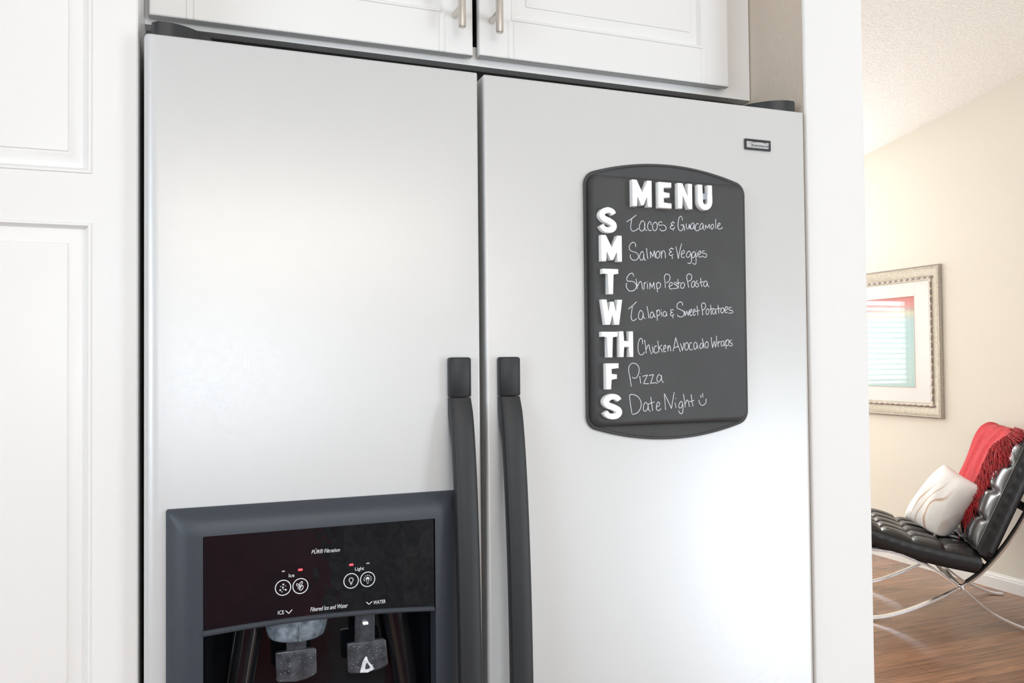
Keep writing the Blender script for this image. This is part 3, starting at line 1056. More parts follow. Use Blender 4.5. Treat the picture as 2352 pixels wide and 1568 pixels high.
def board_outline(o):
    """bowed top and bottom, rounded shoulders; o = inset"""
    hw, hz, bow, r = (BX1 - BX0) / 2 - o, 0.1660 - o, 0.0235, 0.019
    pts = []

    def edge(u):
        return hz + bow * (1 - u * u)
    top = []
    for k in range(0, 33):
        u = 1 - 2 * k / 32
        top.append((u * hw, edge(u)))
    pts = []
    right = (hw, 0)
    # straight right side up, shoulder, bow, shoulder, left side ...
    sh = []
    for k in range(7):
        a = PI / 2 * k / 6 * 0.82
        sh.append((hw - r + r * math.cos(a), hz - r * 0.62 + r * math.sin(a)))
    x_end = sh[-1][0]
    bow_pts = []
    z_join = sh[-1][1]
    for k in range(1, 28):
        x = x_end - 2 * x_end * k / 28
        u = x / x_end
        bow_pts.append((x, z_join + (hz + bow - z_join) * (1 - u * u)))
    up_half = sh + bow_pts + [(-x, z) for x, z in sh[::-1]]
    low_half = [(-x, -z) for x, z in up_half]
    return [(bcx + x, bcz + z) for x, z in up_half + low_half]


bm = bmesh.new()
rings = []
for o, y in ((0.0008, -0.0002), (0.0, -0.0012), (0.0, -0.0036), (0.0010, -0.0046), (0.0026, -0.0046), (0.0036, -0.0036), (0.0046, -0.0030)):
    rings.append([(x, y, z) for x, z in board_outline(o)])
loft(bm, rings, True, True, True)
TX0, TX1, TZ0, TZ1 = 0.5405, 0.7850, 1.2835, 1.6190
rg = []
for o, y, r in ((0, -0.0028, 0.012), (0.0004, -0.0060, 0.012), (0.0026, -0.0118, 0.012), (0.0042, -0.0138, 0.011), (0.0064, -0.0145, 0.010), (0.0090, -0.0145, 0.008)):
    rg.append(rrect(TX0 + o, TX1 - o, TZ0 + o, TZ1 - o, r, y, 6))
loft(bm, rg, True, False, True)
board = obj('menu_board', bm, M_board, smooth=40)
tag(board, 'black chalkboard menu tray stuck on the right refrigerator door', 'menu board')
CHALK = [
    '625,3066 693,3107 774,3165|706,3112 692,3047 687,2987 703,2954 729,2946 767,2961 806,2989|892,3076 867,3094 841,3070 820,3016 826,2971 856,2954 890,2974 904,3028 903,3073|903,3073 900,3012 912,2972 937,2965|1000,3040 999,3074 978,3088 956,3060 945,3022 955,2981 980,2965 1008,2972|1060,3084 1029,3049 1024,3003 1040,2972 1066,2971 1091,2999 1095,3045 1081,3078 1060,3084|1176,3083 1155,3095 1124,3084 1111,3062 1132,3046 1189,3053 1224,3036 1236,3013 1223,2986 1188,2972 1153,2975 1132,2997|1369,3085 1343,3096 1316,3078 1325,3060 1351,3057|1351,3057 1311,3044 1300,3020 1319,3004 1354,3010 1372,3035|1343,3110 1345,3095|1346,3003 1347,2982|1496,3129 1488,3171 1468,3187 1441,3161 1426,3099 1424,3038 1438,2996 1469,2988 1500,3011 1510,3069|1466,3064 1510,3071|1510,3071 1523,3035 1529,2987|1555,3090 1554,3044 1567,3020 1589,3026 1604,3085|1604,3085 1612,3031 1619,3016|1680,3093 1658,3103 1630,3071 1623,3040 1638,3019 1666,3034 1683,3089|1683,3089 1683,3027 1701,3019|1756,3089 1734,3101 1709,3075 1697,3035 1710,3001 1741,3000 1769,3020|1829,3090 1806,3107 1779,3070 1773,3031 1791,3023 1819,3049 1829,3090|1829,3090 1832,3038 1850,3010|1866,3028 1865,3086|1865,3086 1899,3045|1899,3045 1929,3103|1929,3103 1935,3038|1979,3103 1956,3071 1957,3040 1978,3035 1997,3061 1997,3093 1979,3103|2038,3177 2034,3106 2036,3040|2061,3068 2098,3094 2108,3116 2089,3121 2068,3096 2063,3061 2083,3040 2120,3046 2146,3066',
    '762,2736 752,2780 722,2796 688,2778 662,2739 666,2699 699,2675 758,2661 792,2636 800,2603 778,2568 731,2554 693,2569 675,2602 678,2632|877,2662 856,2676 830,2649 817,2603 829,2566 854,2561 876,2590 881,2651|881,2651 885,2591 897,2562 914,2565|925,2727 932,2652 944,2578|987,2590 984,2681|984,2681 1022,2614|1022,2614 1045,2698|1045,2698 1060,2597|1101,2693 1074,2665 1069,2620 1091,2594 1117,2610 1129,2652 1118,2686 1101,2693|1149,2698 1154,2596|1155,2645 1174,2692 1199,2699 1213,2663 1216,2598|1345,2725 1319,2737 1284,2722 1288,2700 1318,2691|1318,2691 1283,2673 1277,2650 1304,2639 1340,2656|1315,2750 1317,2735|1324,2633 1324,2591|1384,2764 1406,2677 1420,2600|1420,2600 1442,2694 1476,2809|1468,2657 1512,2681 1517,2712 1495,2713 1472,2680 1470,2634 1489,2618 1523,2627|1619,2689 1593,2711 1561,2683 1550,2644 1569,2622 1601,2639 1622,2685|1622,2685 1630,2617 1626,2563 1603,2539 1568,2547|1695,2692 1669,2706 1643,2679 1636,2640 1654,2621 1681,2641 1697,2688|1697,2688 1705,2604 1702,2550 1684,2530 1646,2546|1727,2697 1723,2634|1712,2731 1714,2724|1744,2667 1781,2684 1781,2713 1763,2718 1748,2690 1750,2644 1775,2633 1803,2646|1847,2717 1827,2724 1808,2704 1821,2687 1858,2686 1880,2668 1870,2640 1839,2635 1807,2654',
    '724,2338 712,2372 682,2378 644,2351 618,2313 626,2276 664,2271 714,2267 752,2238 762,2205 742,2163 696,2140 645,2146 612,2187 609,2224 620,2248|757,2309 769,2235 776,2168|779,2205 807,2258 829,2274 845,2237 853,2185 872,2161|884,2260 879,2215 882,2174|882,2238 896,2257 918,2257|930,2246 934,2175|933,2275 937,2271|968,2172 969,2259|969,2259 1002,2195|1002,2195 1031,2265|1031,2265 1041,2174|1074,2257 1078,2189 1086,2133|1076,2250 1107,2266 1134,2247 1132,2213 1106,2183 1081,2186|1208,2192 1203,2283 1197,2344 1213,2374 1243,2384 1278,2365 1286,2331 1264,2285 1220,2261|1267,2213 1311,2233 1320,2263 1298,2272 1273,2247 1269,2201 1297,2179 1328,2187|1386,2272 1364,2273 1346,2256 1364,2240 1394,2227 1398,2200 1367,2188 1336,2191|1406,2319 1412,2250 1418,2188|1377,2253 1452,2273|1488,2275 1458,2251 1451,2213 1473,2192 1504,2210 1514,2253 1488,2275|1578,2204 1567,2269 1551,2338 1556,2376 1592,2396 1623,2382 1631,2348 1613,2309 1572,2292|1679,2287 1657,2298 1630,2271 1623,2228 1642,2210 1670,2233 1679,2283|1679,2283 1686,2226|1725,2304 1702,2296 1702,2272 1728,2262 1741,2243 1723,2219 1694,2222|1772,2344 1780,2274 1791,2221|1749,2277 1824,2295|1878,2292 1851,2303 1825,2275 1824,2237 1849,2226 1875,2253 1878,2288|1878,2288 1886,2246 1911,2223',
    '634,1899 697,1942 761,1998|697,1937 685,1861 675,1796 689,1751 717,1744 757,1771|850,1858 822,1883 796,1847 786,1797 803,1762 837,1764 855,1813 858,1853|858,1853 866,1788 895,1773|920,1940 936,1854 947,1778|1017,1845 992,1863 971,1829 970,1794 993,1782 1017,1814 1023,1845|1023,1845 1034,1804 1051,1792|1070,1891 1073,1825 1076,1746|1073,1866 1099,1895 1120,1866 1110,1825 1077,1810|1146,1867 1147,1803|1134,1897 1139,1891|1210,1867 1187,1872 1169,1841 1174,1811 1197,1806 1218,1837 1216,1867|1216,1867 1227,1806|1334,1891 1311,1901 1287,1889 1293,1868 1320,1860|1320,1860 1286,1848 1286,1822 1312,1815 1339,1838|1319,1812 1323,1782|1478,1958 1473,1994 1437,2006 1401,1983 1385,1946 1400,1916 1453,1896 1495,1871 1494,1824 1458,1800 1410,1808 1390,1828|1507,1886 1517,1814|1517,1814 1543,1882|1543,1882 1566,1820|1566,1820 1582,1892|1587,1856 1618,1877 1621,1908 1597,1893 1590,1846 1608,1820 1632,1831|1638,1857 1671,1878 1672,1909 1651,1898 1642,1852 1656,1823 1683,1842|1709,1956 1715,1894 1722,1824|1683,1878 1748,1894|1799,1827 1793,1895 1782,1952 1792,1989 1823,1997 1847,1974 1846,1937 1821,1908 1797,1900|1876,1917 1854,1885 1857,1849 1881,1839 1900,1870 1898,1907 1876,1917|1929,1975 1935,1907 1942,1834|1913,1909 1969,1923|2005,1913 1981,1918 1962,1887 1967,1850 1992,1850 2009,1887 2009,1913|2009,1913 2020,1840|2052,1972 2058,1909 2062,1854|2024,1914 2092,1930|2123,1936 2098,1909 2100,1873 2128,1862 2147,1889 2146,1926 2123,1936|2166,1894 2204,1916 2205,1948 2176,1942 2163,1900 2178,1868 2209,1874|2273,1938 2242,1941 2225,1921 2248,1903 2288,1896 2295,1875 2266,1861 2224,1863',
    '844,1429 841,1485 816,1508 787,1470 775,1409 777,1339 801,1290 841,1288 873,1323|875,1485 889,1399 899,1303|900,1358 924,1409 943,1414 954,1358 980,1292|996,1398 1003,1307|990,1419 993,1415|1062,1398 1039,1403 1021,1363 1026,1317 1055,1307 1076,1327|1079,1474 1089,1388 1096,1315|1141,1418 1091,1373|1091,1373 1126,1362 1154,1316|1170,1357 1202,1382 1199,1413 1176,1403 1167,1357 1178,1325 1207,1331|1232,1408 1237,1331|1237,1367 1258,1408 1273,1387 1280,1331|1316,1331 1338,1418 1361,1518|1361,1518 1392,1418 1432,1323|1332,1377 1397,1397|1434,1438 1451,1387 1465,1337|1465,1337 1480,1397 1493,1448|1535,1453 1507,1417 1506,1361 1533,1345 1558,1376 1559,1428 1535,1453|1619,1438 1595,1448 1577,1412 1576,1366 1602,1347 1630,1360|1692,1443 1668,1453 1646,1417 1654,1365 1678,1360 1699,1407 1698,1443|1698,1443 1714,1360|1782,1437 1758,1432 1743,1396 1757,1365 1788,1386 1797,1437|1786,1505 1801,1437 1812,1370|1856,1463 1831,1432 1836,1385 1860,1373 1879,1401 1878,1448 1856,1463|1931,1521 1939,1448 1952,1375|1952,1375 1981,1468|1981,1468 1988,1448 1999,1380|1999,1380 2016,1458 2020,1542|2038,1463 2045,1385|2042,1427 2065,1463 2087,1460|2139,1463 2112,1468 2092,1437 2099,1400 2123,1405 2142,1447 2139,1463|2139,1463 2151,1395|2167,1479 2170,1426 2175,1358|2170,1458 2202,1489 2224,1463 2213,1416 2178,1400|2271,1479 2246,1479 2233,1458 2258,1442 2282,1426 2263,1400 2226,1405',
    '664,864 649,969 628,1079 640,1139 686,1174 742,1163 782,1118 781,1047 751,987 711,973 681,989|795,997 807,901|803,1037 807,1032|837,996 912,1013|912,1013 850,897|850,897 933,896|935,1005 1006,1019|1006,1019 958,898|958,898 1026,907 1066,896|1120,997 1091,1017 1062,982 1059,937 1084,916 1119,951 1129,1007|1129,1007 1136,930 1165,907',
    '634,745 649,619 670,499|634,750 680,758 759,727 809,655 802,575 750,511 675,489|906,622 877,648 848,604 845,544 876,528 911,567 915,627|915,627 922,551 950,522|959,717 972,620 985,531|923,624 1016,649|1044,578 1090,602 1091,637 1062,640 1044,588 1049,542 1083,531 1115,556|1185,538 1169,757|1169,757 1226,654 1277,551|1277,551 1300,662 1325,774|1337,631 1348,559|1344,692 1347,681|1453,633 1426,643 1396,598 1401,557 1437,566 1456,627|1456,627 1460,535 1447,484 1411,483 1388,522|1469,745 1486,647 1496,560|1497,606 1522,656 1545,645 1562,568|1591,737 1605,644 1620,571|1563,635 1638,653|1745,723 1751,687|1776,748 1781,691|1714,656 1731,604 1773,580 1822,607 1836,669',
]
for row in CHALK:
    bm = bmesh.new()
    st = []
    for s in row.split('|'):
        st.append([(0.53 + int(a) * 1e-4, 1.25 + int(b) * 1e-4) for a, b in (q.split(',') for q in s.split(' '))])
    stroke_mesh(bm, st, -0.01455, 0.00058, 4)
    obj('chalk_writing', bm, M_chalk, board, smooth=None)

# foam letters
G = {
    'M': [(0, 0), (0, 1), (.23, 1), (.5, .5), (.77, 1), (1, 1), (1, 0), (.76, 0), (.76, .46), (.58, .05), (.42, .05), (.24, .46), (.24, 0)],
    'E': [(0, 0), (0, 1), (1, 1), (1, .80), (.37, .80), (.37, .6), (.86, .6), (.86, .41), (.37, .41), (.37, .2), (1, .2), (1, 0)],
    'N': [(0, 0), (0, 1), (.33, 1), (.69, .42), (.69, 1), (1, 1), (1, 0), (.69, 0), (.31, .6), (.31, 0)],
    'T': [(.34, 0), (.34, .8), (0, .8), (0, 1), (1, 1), (1, .8), (.66, .8), (.66, 0)],
    'H': [(0, 0), (0, 1), (.31, 1), (.31, .6), (.69, .6), (.69, 1), (1, 1), (1, 0), (.69, 0), (.69, .42), (.31, .42), (.31, 0)],
    'F': [(0, 0), (0, 1), (1, 1), (1, .8), (.40, .8), (.40, .58), (.86, .58), (.86, .39), (.40, .39), (.40, 0)],
    'W': [(.16, 0), (0, 1), (.25, 1), (.32, .38), (.41, .92), (.59, .92), (.68, .38), (.75, 1), (1, 1), (.84, 0), (.59, 0), (.5, .5), (.41, 0)],
}
arcU = [(.5 + .5 * math.cos(PI + PI * k / 12), .34 + .34 * math.sin(PI + PI * k / 12)) for k in range(13)]
arcI = [(.5 + .18 * math.cos(-PI * k / 8), .34 + .13 * math.sin(-PI * k / 8)) for k in range(9)]
G['U'] = [(0, 1)] + arcU + [(1, 1), (.68, 1)] + arcI + [(.32, 1)]


def s_poly():
    c = catmull([(.86, .745, 0), (.76, .845, 0), (.52, .895, 0), (.27, .83, 0), (.155, .69, 0), (.28, .555, 0), (.56, .465, 0), (.80, .36, 0), (.85, .24, 0), (.72, .13, 0), (.46, .105, 0), (.25, .165, 0), (.13, .29, 0)], 4)
    L_, R_ = [], []
    asp = 1.33
    for i, p in enumerate(c):
        t = c[min(i + 1, len(c) - 1)] - c[max(i - 1, 0)]
        t = Vector((t.x, t.y * asp, 0)).normalized()
        nrm = Vector((-t.y, t.x, 0))
        hw = 0.135 + 0.03 * math.sin(PI * i / (len(c) - 1))
        L_.append((p.x + nrm.x * hw, p.y + nrm.y * hw / asp))
        R_.append((p.x - nrm.x * hw, p.y - nrm.y * hw / asp))
    return L_, R_
LET = [
    ('M', .5976, .6272, 1.5768, 1.6126, 'white letter M that starts the heading word at the top of the menu board'),
    ('E', .6374, .6578, 1.5768, 1.6120, 'white letter E, second in the heading word at the top of the menu board'),
    ('N', .6678, .6907, 1.5776, 1.6126, 'white letter N, third in the heading word at the top of the menu board'),
    ('U', .6998, .7230, 1.5774, 1.6126, 'white letter U with a grey bar across, ending the heading word on the menu board'),
    ('S', .5480, .5734, 1.5396, 1.5730, 'white letter S beside the top chalk line, the tacos line'),
    ('M', .5504, .5808, 1.5017, 1.5363, 'white letter M beside the second chalk line, the salmon line'),
    ('T', .5519, .5750, 1.4584, 1.4919, 'white letter T standing alone beside the third chalk line, the shrimp line'),
    ('W', .5499, .5803, 1.4181, 1.4514, 'white letter W beside the fourth chalk line, with sweet potatoes'),
    ('T', .5494, .5729, 1.3752, 1.4091, 'white letter T touching a letter H beside the chicken wraps line'),
    ('H', .5752, .5959, 1.3755, 1.4097, 'white letter H between a letter T and the chicken wraps line'),
    ('F', .5550, .5737, 1.3334, 1.3676, 'white letter F beside the chalk word pizza'),
    ('S', .5503, .5778, 1.2944, 1.3273, 'white letter S at the bottom of the board beside the last chalk line'),
]
for ch, x0, x1, z0, z1, lab in LET:
    bm = bmesh.new()
    if ch == 'S':
        L_, R_ = s_poly()
        rings = []
        for (a, b), (c, d) in zip(L_, R_):
            pa, pb = Vector((x0 + a * (x1 - x0), 0, z0 + b * (z1 - z0))), Vector((x0 + c * (x1 - x0), 0, z0 + d * (z1 - z0)))
            t = (pb - pa).normalized() * 0.0005
            rings.append([pa + Vector((0, -0.0146, 0)), pa + Vector((0, -0.0223, 0)), pa + t + Vector((0, -0.0228, 0)), pb - t + Vector((0, -0.0228, 0)), pb + Vector((0, -0.0223, 0)), pb + Vector((0, -0.0146, 0))])
        loft(bm, rings, True, True, True)
    else:
        prism([(x0 + a * (x1 - x0), z0 + b * (z1 - z0)) for a, b in G[ch]], -0.0146, -0.0228, 0.0006, bm)
    o = obj('magnetic_letter', bm, M_foam, smooth=40)
    tag(o, lab, 'letter', 'white magnetic letters on the menu board')
    if ch == 'U':
        obj('magnet_bar', box(x0 + .28 * (x1 - x0), x1 - .28 * (x1 - x0), -0.0200, -0.0147, 1.5930, 1.6010), M_magnet, o, smooth=None)
    if ch == 'H':
        bm = bmesh.new()
        prism([((x0 + x1) / 2 + .0036 * math.cos(2 * PI * k / 16), 1.3928 + .0048 * math.sin(2 * PI * k / 16)) for k in range(16)], -0.0147, -0.0215, 0.0004, bm)
        obj('magnet_disc', bm, M_magnet, o, smooth=None)

# ------------------------------------------------------------------ framed print on the picture wall
pic = empty('framed_picture', (XR, 3.35, 1.467))
tag(pic, 'silver-framed abstract print under glass on the beige wall', 'picture')
FY0, FY1, FZ0, FZ1 = 2.915, 3.825, 0.977, 1.958
oX = Vector((XR, 3.35, 1.467))


def yz_ring(o, dx, r=0.0):
    return [Vector((XR - dx, y, z)) - oX for y, z in ((FY0 + o, FZ0 + o), (FY1 - o, FZ0 + o), (FY1 - o, FZ1 - o), (FY0 + o, FZ1 - o))]


bm = bmesh.new()
prof = [(0.0, 0.002), (0.0, 0.026), (0.002, 0.031), (0.006, 0.033), (0.010, 0.031), (0.012, 0.029), (0.018, 0.030), (0.028, 0.0285), (0.040, 0.024), (0.050, 0.0185), (0.060, 0.0150), (0.066, 0.0145),
        (0.068, 0.0155), (0.070, 0.0205), (0.074, 0.0225), (0.080, 0.0215), (0.084, 0.0180), (0.088, 0.0165), (0.094, 0.0160), (0.096, 0.0120), (0.096, 0.006)]
loft(bm, [yz_ring(o, max(0.002, d * 0.72)) for o, d in prof], True)
obj('frame', bm, M_frame, pic, smooth=40)
# carved beading: long leaf beads on the inner rope, fine beads on the outer rim
bm = bmesh.new()


def bead(bm, c, ax, la, lb, lc):
    """low ellipsoid"""
    rows = []
    for i in range(1, 6):
        th = PI * i / 6
        ring = []
        for j in range(8):
            ph = 2 * PI * j / 8
            u, v, w = math.cos(th) * la, math.sin(th) * math.cos(ph) * lb, math.sin(th) * math.sin(ph) * lc
            ring.append(Vector((c[0] - w, c[1] + (u if ax == 'y' else v), c[2] + (v if ax == 'y' else u))) - oX)
        rows.append(ring)
    loft(bm, rows, True, True, True)


def along(name, ins, step, la, lb, lc, dx):
    y0, y1, z0, z1 = FY0 + ins, FY1 - ins, FZ0 + ins, FZ1 - ins
    n = int((y1 - y0) / step)
    for z in (z0, z1):
        b = bmesh.new()
        for k in range(n + 1):
            bead(b, (XR - dx, y0 + (y1 - y0) * k / n, z), 'y', la, lb, lc)
        obj(name, b, M_bead, pic, smooth=60)
    n = int((z1 - z0) / step)
    for y in (y0, y1):
        b = bmesh.new()
        for k in range(1, n):
            bead(b, (XR - dx, y, z0 + (z1 - z0) * k / n), 'z', la, lb, lc)
        obj(name, b, M_bead, pic, smooth=60)


along('carved_beading', 0.077, 0.046, 0.0225, 0.0075, 0.006, 0.0150)
along('rim_beading', 0.005, 0.011, 0.0050, 0.0042, 0.004, 0.0225)


def yzplate(name, y0, y1, z0, z1, xa, xb, m):
    bm = box(XR - xb - oX.x, XR - xa - oX.x, y0 - oX.y, y1 - oX.y, z0 - oX.z, z1 - oX.z)
    return obj(name, bm, m, pic, smooth=None)


bm = bmesh.new()
AY0, AY1, AZ0, AZ1 = 3.127, 3.613, 1.1665, 1.7710
x_b, x_f = XR - 0.0050 - oX.x, XR - 0.0080 - oX.x


def r4(y0, y1, z0, z1, x):
    return [Vector((x, y, z)) for y, z in ((y0 - oX.y, z0 - oX.z), (y1 - oX.y, z0 - oX.z), (y1 - oX.y, z1 - oX.z), (y0 - oX.y, z1 - oX.z))]


loft(bm, [r4(FY0 + .09, FY1 - .09, FZ0 + .09, FZ1 - .09, x_b), r4(FY0 + .09, FY1 - .09, FZ0 + .09, FZ1 - .09, x_f), r4(AY0, AY1, AZ0, AZ1, x_f), r4(AY0 + .002, AY1 - .002, AZ0 + .002, AZ1 - .002, x_b)], True)
obj('mount', bm, M_mount, pic, smooth=None)
art = yzplate('artwork', AY0 - 0.004, AY1 + 0.004, AZ0 - 0.004, AZ1 + 0.004, 0.002, 0.0045, art_material())
bm = bmesh.new()
for a, b in ((AY0, AY0 + 0.003), (AY1 - 0.003, AY1)):
    add_box(bm, x_f - 0.0004, x_f, a - oX.y, b - oX.y, AZ0 - oX.z, AZ1 - oX.z)
for a, b in ((AZ0, AZ0 + 0.003), (AZ1 - 0.003, AZ1)):
    add_box(bm, x_f - 0.0004, x_f, AY0 - oX.y, AY1 - oX.y, a - oX.z, b - oX.z)
obj('bevel_line', bm, mat('terracotta_line', (0.62, 0.36, 0.28), 0.7, vary=0.03), pic, smooth=None)
yzplate('glass', FY0 + 0.09, FY1 - 0.09, FZ0 + 0.09, FZ1 - 0.09, 0.0095, 0.0115, glass_material())

# ------------------------------------------------------------------ lounge chair (local: x = towards its back, y = across, z = up)
CH = (3.33, 2.40, 0.0)
CR = math.radians(-37.5)
ch = empty('lounge_chair', CH, CR)
tag(ch, 'black tufted leather lounge chair on crossed steel legs by the beige wall', 'chair')
W = 0.68
PA = [(-0.085, 0.0065), (-0.03, 0.009), (0.019, 0.0175), (0.089, 0.034), (0.181, 0.0690), (0.306, 0.131), (0.40, 0.186), (0.432, 0.209), (0.520, 0.284), (0.611, 0.398), (0.664, 0.480), (0.706, 0.556), (0.755, 0.660), (0.800, 0.770), (0.828, 0.850), (0.842, 0.905)]
PB = [(-0.100, 0.366), (-0.04, 0.3705), (0.022, 0.369), (0.114, 0.3605), (0.207, 0.327), (0.311, 0.278), (0.40, 0.216), (0.432, 0.190), (0.501, 0.128), (0.569, 0.074), (0.636, 0.040), (0.690, 0.019), (0.730, 0.0085), (0.775, 0.0065)]
for k, y in enumerate((0.0, W)):
    bm = bmesh.new()
    add_bar(bm, catmull([(x, y, z) for x, z in PA], 4), (0, 1, 0), 0.034, 0.012)
    add_bar(bm, catmull([(x, y, z) for x, z in PB], 4), (0, 1, 0), 0.034, 0.012)
    # welded boss at the crossing
    prism([(0.416 + a * 0.0145, 0.199 + b * 0.0145) for a, b in ((-1, -.6), (-.6, -1), (.6, -1), (1, -.6), (1, .6), (.6, 1), (-.6, 1), (-1, .6))], y + 0.0174, y - 0.0174, 0.0006, bm)
    obj('side_frame', bm, M_chrome, ch, smooth=25)
# steel cross bars
for x, z in ((0.416, 0.199), (-0.05, 0.3705), (0.825, 0.845)):
    bm = bmesh.new()
    add_bar(bm, [(x, 0.017, z), (x, W - 0.017, z)], (1, 0, 0), 0.028, 0.010)
    obj('cross_bar', bm, M_chrome, ch, smooth=40)
# leather straps carrying the cushions
for x, z, ax, az in ((0.03, 0.3765, 1, -0.06), (0.15, 0.352, 1, -0.24), (0.26, 0.307, 1, -0.42), (0.36, 0.252, 1, -0.55), (0.526, 0.300, 0.66, 0.75), (0.560, 0.345, 0.62, 0.78), (0.585, 0.380, 0.6, 0.8), (0.72, 0.612, 0.44, 0.9), (0.775, 0.735, 0.38, 0.92)):
    bm = bmesh.new()
    add_bar(bm, [(x, 0.004, z), (x, W - 0.004, z)], (ax, 0, az), 0.042, 0.004)
    obj('strap', bm, M_leather, ch, smooth=40)
# strap edges buckled along the near and far back legs
for y in (0.0, W):
    bm = bmesh.new()
    pts = [p for p in catmull([(x, y, z) for x, z in PA], 4) if p.x > 0.44]
    off = []
    for i, p in enumerate(pts):
        d = (pts[min(i + 1, len(pts) - 1)] - pts[max(i - 1, 0)]).normalized()
        off.append(p + Vector((-d.z, 0, d.x)) * 0.0085)
    add_bar(bm, off, (0, 1, 0), 0.037, 0.006)
    obj('strap', bm, M_leather, ch, smooth=40)


def cushion(name, origin, ux, uz, nx, length, width, thick, rows, cols, puff, rear_full=False, curve=0.0):
    """tufted box cushion: spans `length` along ux and `width` across (y), its face bulging along nx"""
    ux, nx = Vector(ux), Vector(nx)
    o = Vector(origin)
    sub = 9
    NR, NC = rows * sub, cols * sub
    r = 0.016

    def face(i, k):
        a, b = i / NR, k / NC
        fa = abs(math.sin(PI * a * rows)) ** 0.30
        fb = abs(math.sin(PI * b * cols)) ** 0.34
        ea = min(1, (a if rear_full else min(a, 1 - a)) * rows * 2.2) ** 0.5
        if rear_full and a > 1 - 0.5 / rows:
            fa = 1.0 if i < NR else 0.0
        eb = min(1, min(b, 1 - b) * cols * 2.2) ** 0.5
        hgt = puff * (0.25 + 0.75 * fa * fb) * (0.25 + 0.75 * ea) * (0.35 + 0.65 * eb)
        # buttons pull the leather down where the seams cross
        da, db = abs(a * rows - round(a * rows)), abs(b * cols - round(b * cols))
        if 0 < round(a * rows) < rows and 0 < round(b * cols) < cols:
            hgt -= 0.010 * math.exp(-((da ** 2 + db ** 2) / 0.012))
        if 0 < round(b * cols) < cols:
            hgt -= 0.004 * math.exp(-(db / 0.05) ** 2) * ea
        if 0 < round(a * rows) < rows:
            hgt -= 0.004 * math.exp(-(da / 0.05) ** 2) * eb
        if i in (0, NR) or k in (0, NC):
            hgt = 0.0
        y = b * width
        return o + ux * (a * length) + Vector((0, y, 0)) + nx * (hgt + curve * math.sin(PI * a))

    bm = bmesh.new()
    top = [[bm.verts.new(face(i, k)) for k in range(NC + 1)] for i in range(NR + 1)]
    for i in range(NR):
        for k in range(NC):
            bm.faces.new((top[i][k], top[i][k + 1], top[i + 1][k + 1], top[i + 1][k]))
    rim = [(0, k) for k in range(NC)] + [(i, NC) for i in range(NR)] + [(NR, k) for k in range(NC, 0, -1)] + [(i, 0) for i in range(NR, 0, -1)]
    rv = [top[i][k] for i, k in rim]
    c2 = Vector((0, width / 2, 0)) + o + ux * (length / 2)
    prev = rv
    for dep, outw in ((0.006, 0.004), (0.020, 0.0075), (thick * 0.5, 0.010), (thick - 0.014, 0.007), (thick - 0.004, 0.0), (thick, -0.010)):
        cur = []
        for (i, k), v in zip(rim, rv):
            da = -1 if i == 0 else (1 if i == NR else 0)
            db = -1 if k == 0 else (1 if k == NC else 0)
            wob = 0.0022 * math.sin(i * 1.9 + k * 2.3 + dep * 90)
            cur.append(bm.verts.new(v.co - nx * dep + ux * (da * (outw + wob * (outw > 0.004))) + Vector((0, db * (outw + wob * (outw > 0.004)), 0))))
        n = len(cur)
        for q in range(n):
            bm.faces.new((prev[q], prev[(q + 1) % n], cur[(q + 1) % n], cur[q]))
        prev = cur
    bm.faces.new(prev[::-1])
    ob = obj(name, bm, M_leather, ch, smooth=70)
    # piping round the face, and tuft buttons
    bm = bmesh.new()
    loop = [v for v in [face(i, k) for i, k in rim]]
    add_tube(bm, [p + nx * 0.0012 for p in loop] + [loop[0] + nx * 0.0012], 0.0024, 6)
    obj('piping', bm, M_leather, ob, smooth=60)
    for i in range(1, rows):
        for k in range(1, cols):
            bm = bmesh.new()
            bmesh.ops.create_uvsphere(bm, u_segments=8, v_segments=5, radius=0.007, matrix=Matrix.Translation(face(i * sub, k * sub) + nx * 0.002))
            obj('tuft_button', bm, M_leather, ob, smooth=60)
    return ob


su = Vector((0.535, 0, -0.140)).normalized()
sn = Vector((-su.z, 0, su.x))
cushion('seat_cushion', (-0.085, -0.012, 0.5120), su, None, sn, 0.620, W + 0.024, 0.084, 4, 5, 0.030, curve=-0.020, rear_full=True)
bu = Vector((0.396, 0, 0.918)).normalized()
bn = Vector((-bu.z, 0, bu.x))
cushion('back_cushion', (0.494, -0.012, 0.398), bu, None, bn, 0.605, W + 0.024, 0.088, 4, 5, 0.026)

# ------------------------------------------------------------------ red throw over the chair back
th = empty('throw_blanket', CH, CR)
tag(th, 'red wool throw with fringe draped over the black chair back', 'blanket')
base = Vector((0.494, 0, 0.398))
# path from low on the front, over the top, down behind: (along-back, out-of-front)
path = catmull([(v[0], v[1], 0) for v in ((0.17, 0.040), (0.26, 0.040), (0.36, 0.042), (0.46, 0.043), (0.545, 0.042), (0.600, 0.034), (0.632, 0.006), (0.636, -0.040), (0.622, -0.080), (0.585, -0.103), (0.50, -0.105), (0.40, -0.105), (0.33, -0.105))], 5)
Y0, Y1, NY = 0.315, 0.735, 22


def throw_pt(q, b, off=0.0):
    p = path[q]
    f = q / (len(path) - 1)
    d = (path[min(q + 1, len(path) - 1)] - path[max(q - 1, 0)]).normalized()
    nrm = Vector((-d.y, d.x, 0))
    rip = 0.006 * math.sin(b * 17 + f * 5) + 0.004 * math.sin(b * 31 - f * 9) + 0.003 * math.sin(f * 26 + b * 6)
    skew = 0.05 * max(0, 0.5 - f) - 0.16 * math.exp(-((f - 0.42) / 0.10) ** 2)
    y = Y0 + skew * (1 - b) + (Y1 - Y0 + 0.02 * math.sin(f * 7)) * b
    pp = p + nrm * (rip * 0.8 + off)
    return base + bu * pp.x + bn * pp.y + Vector((0, y, 0))


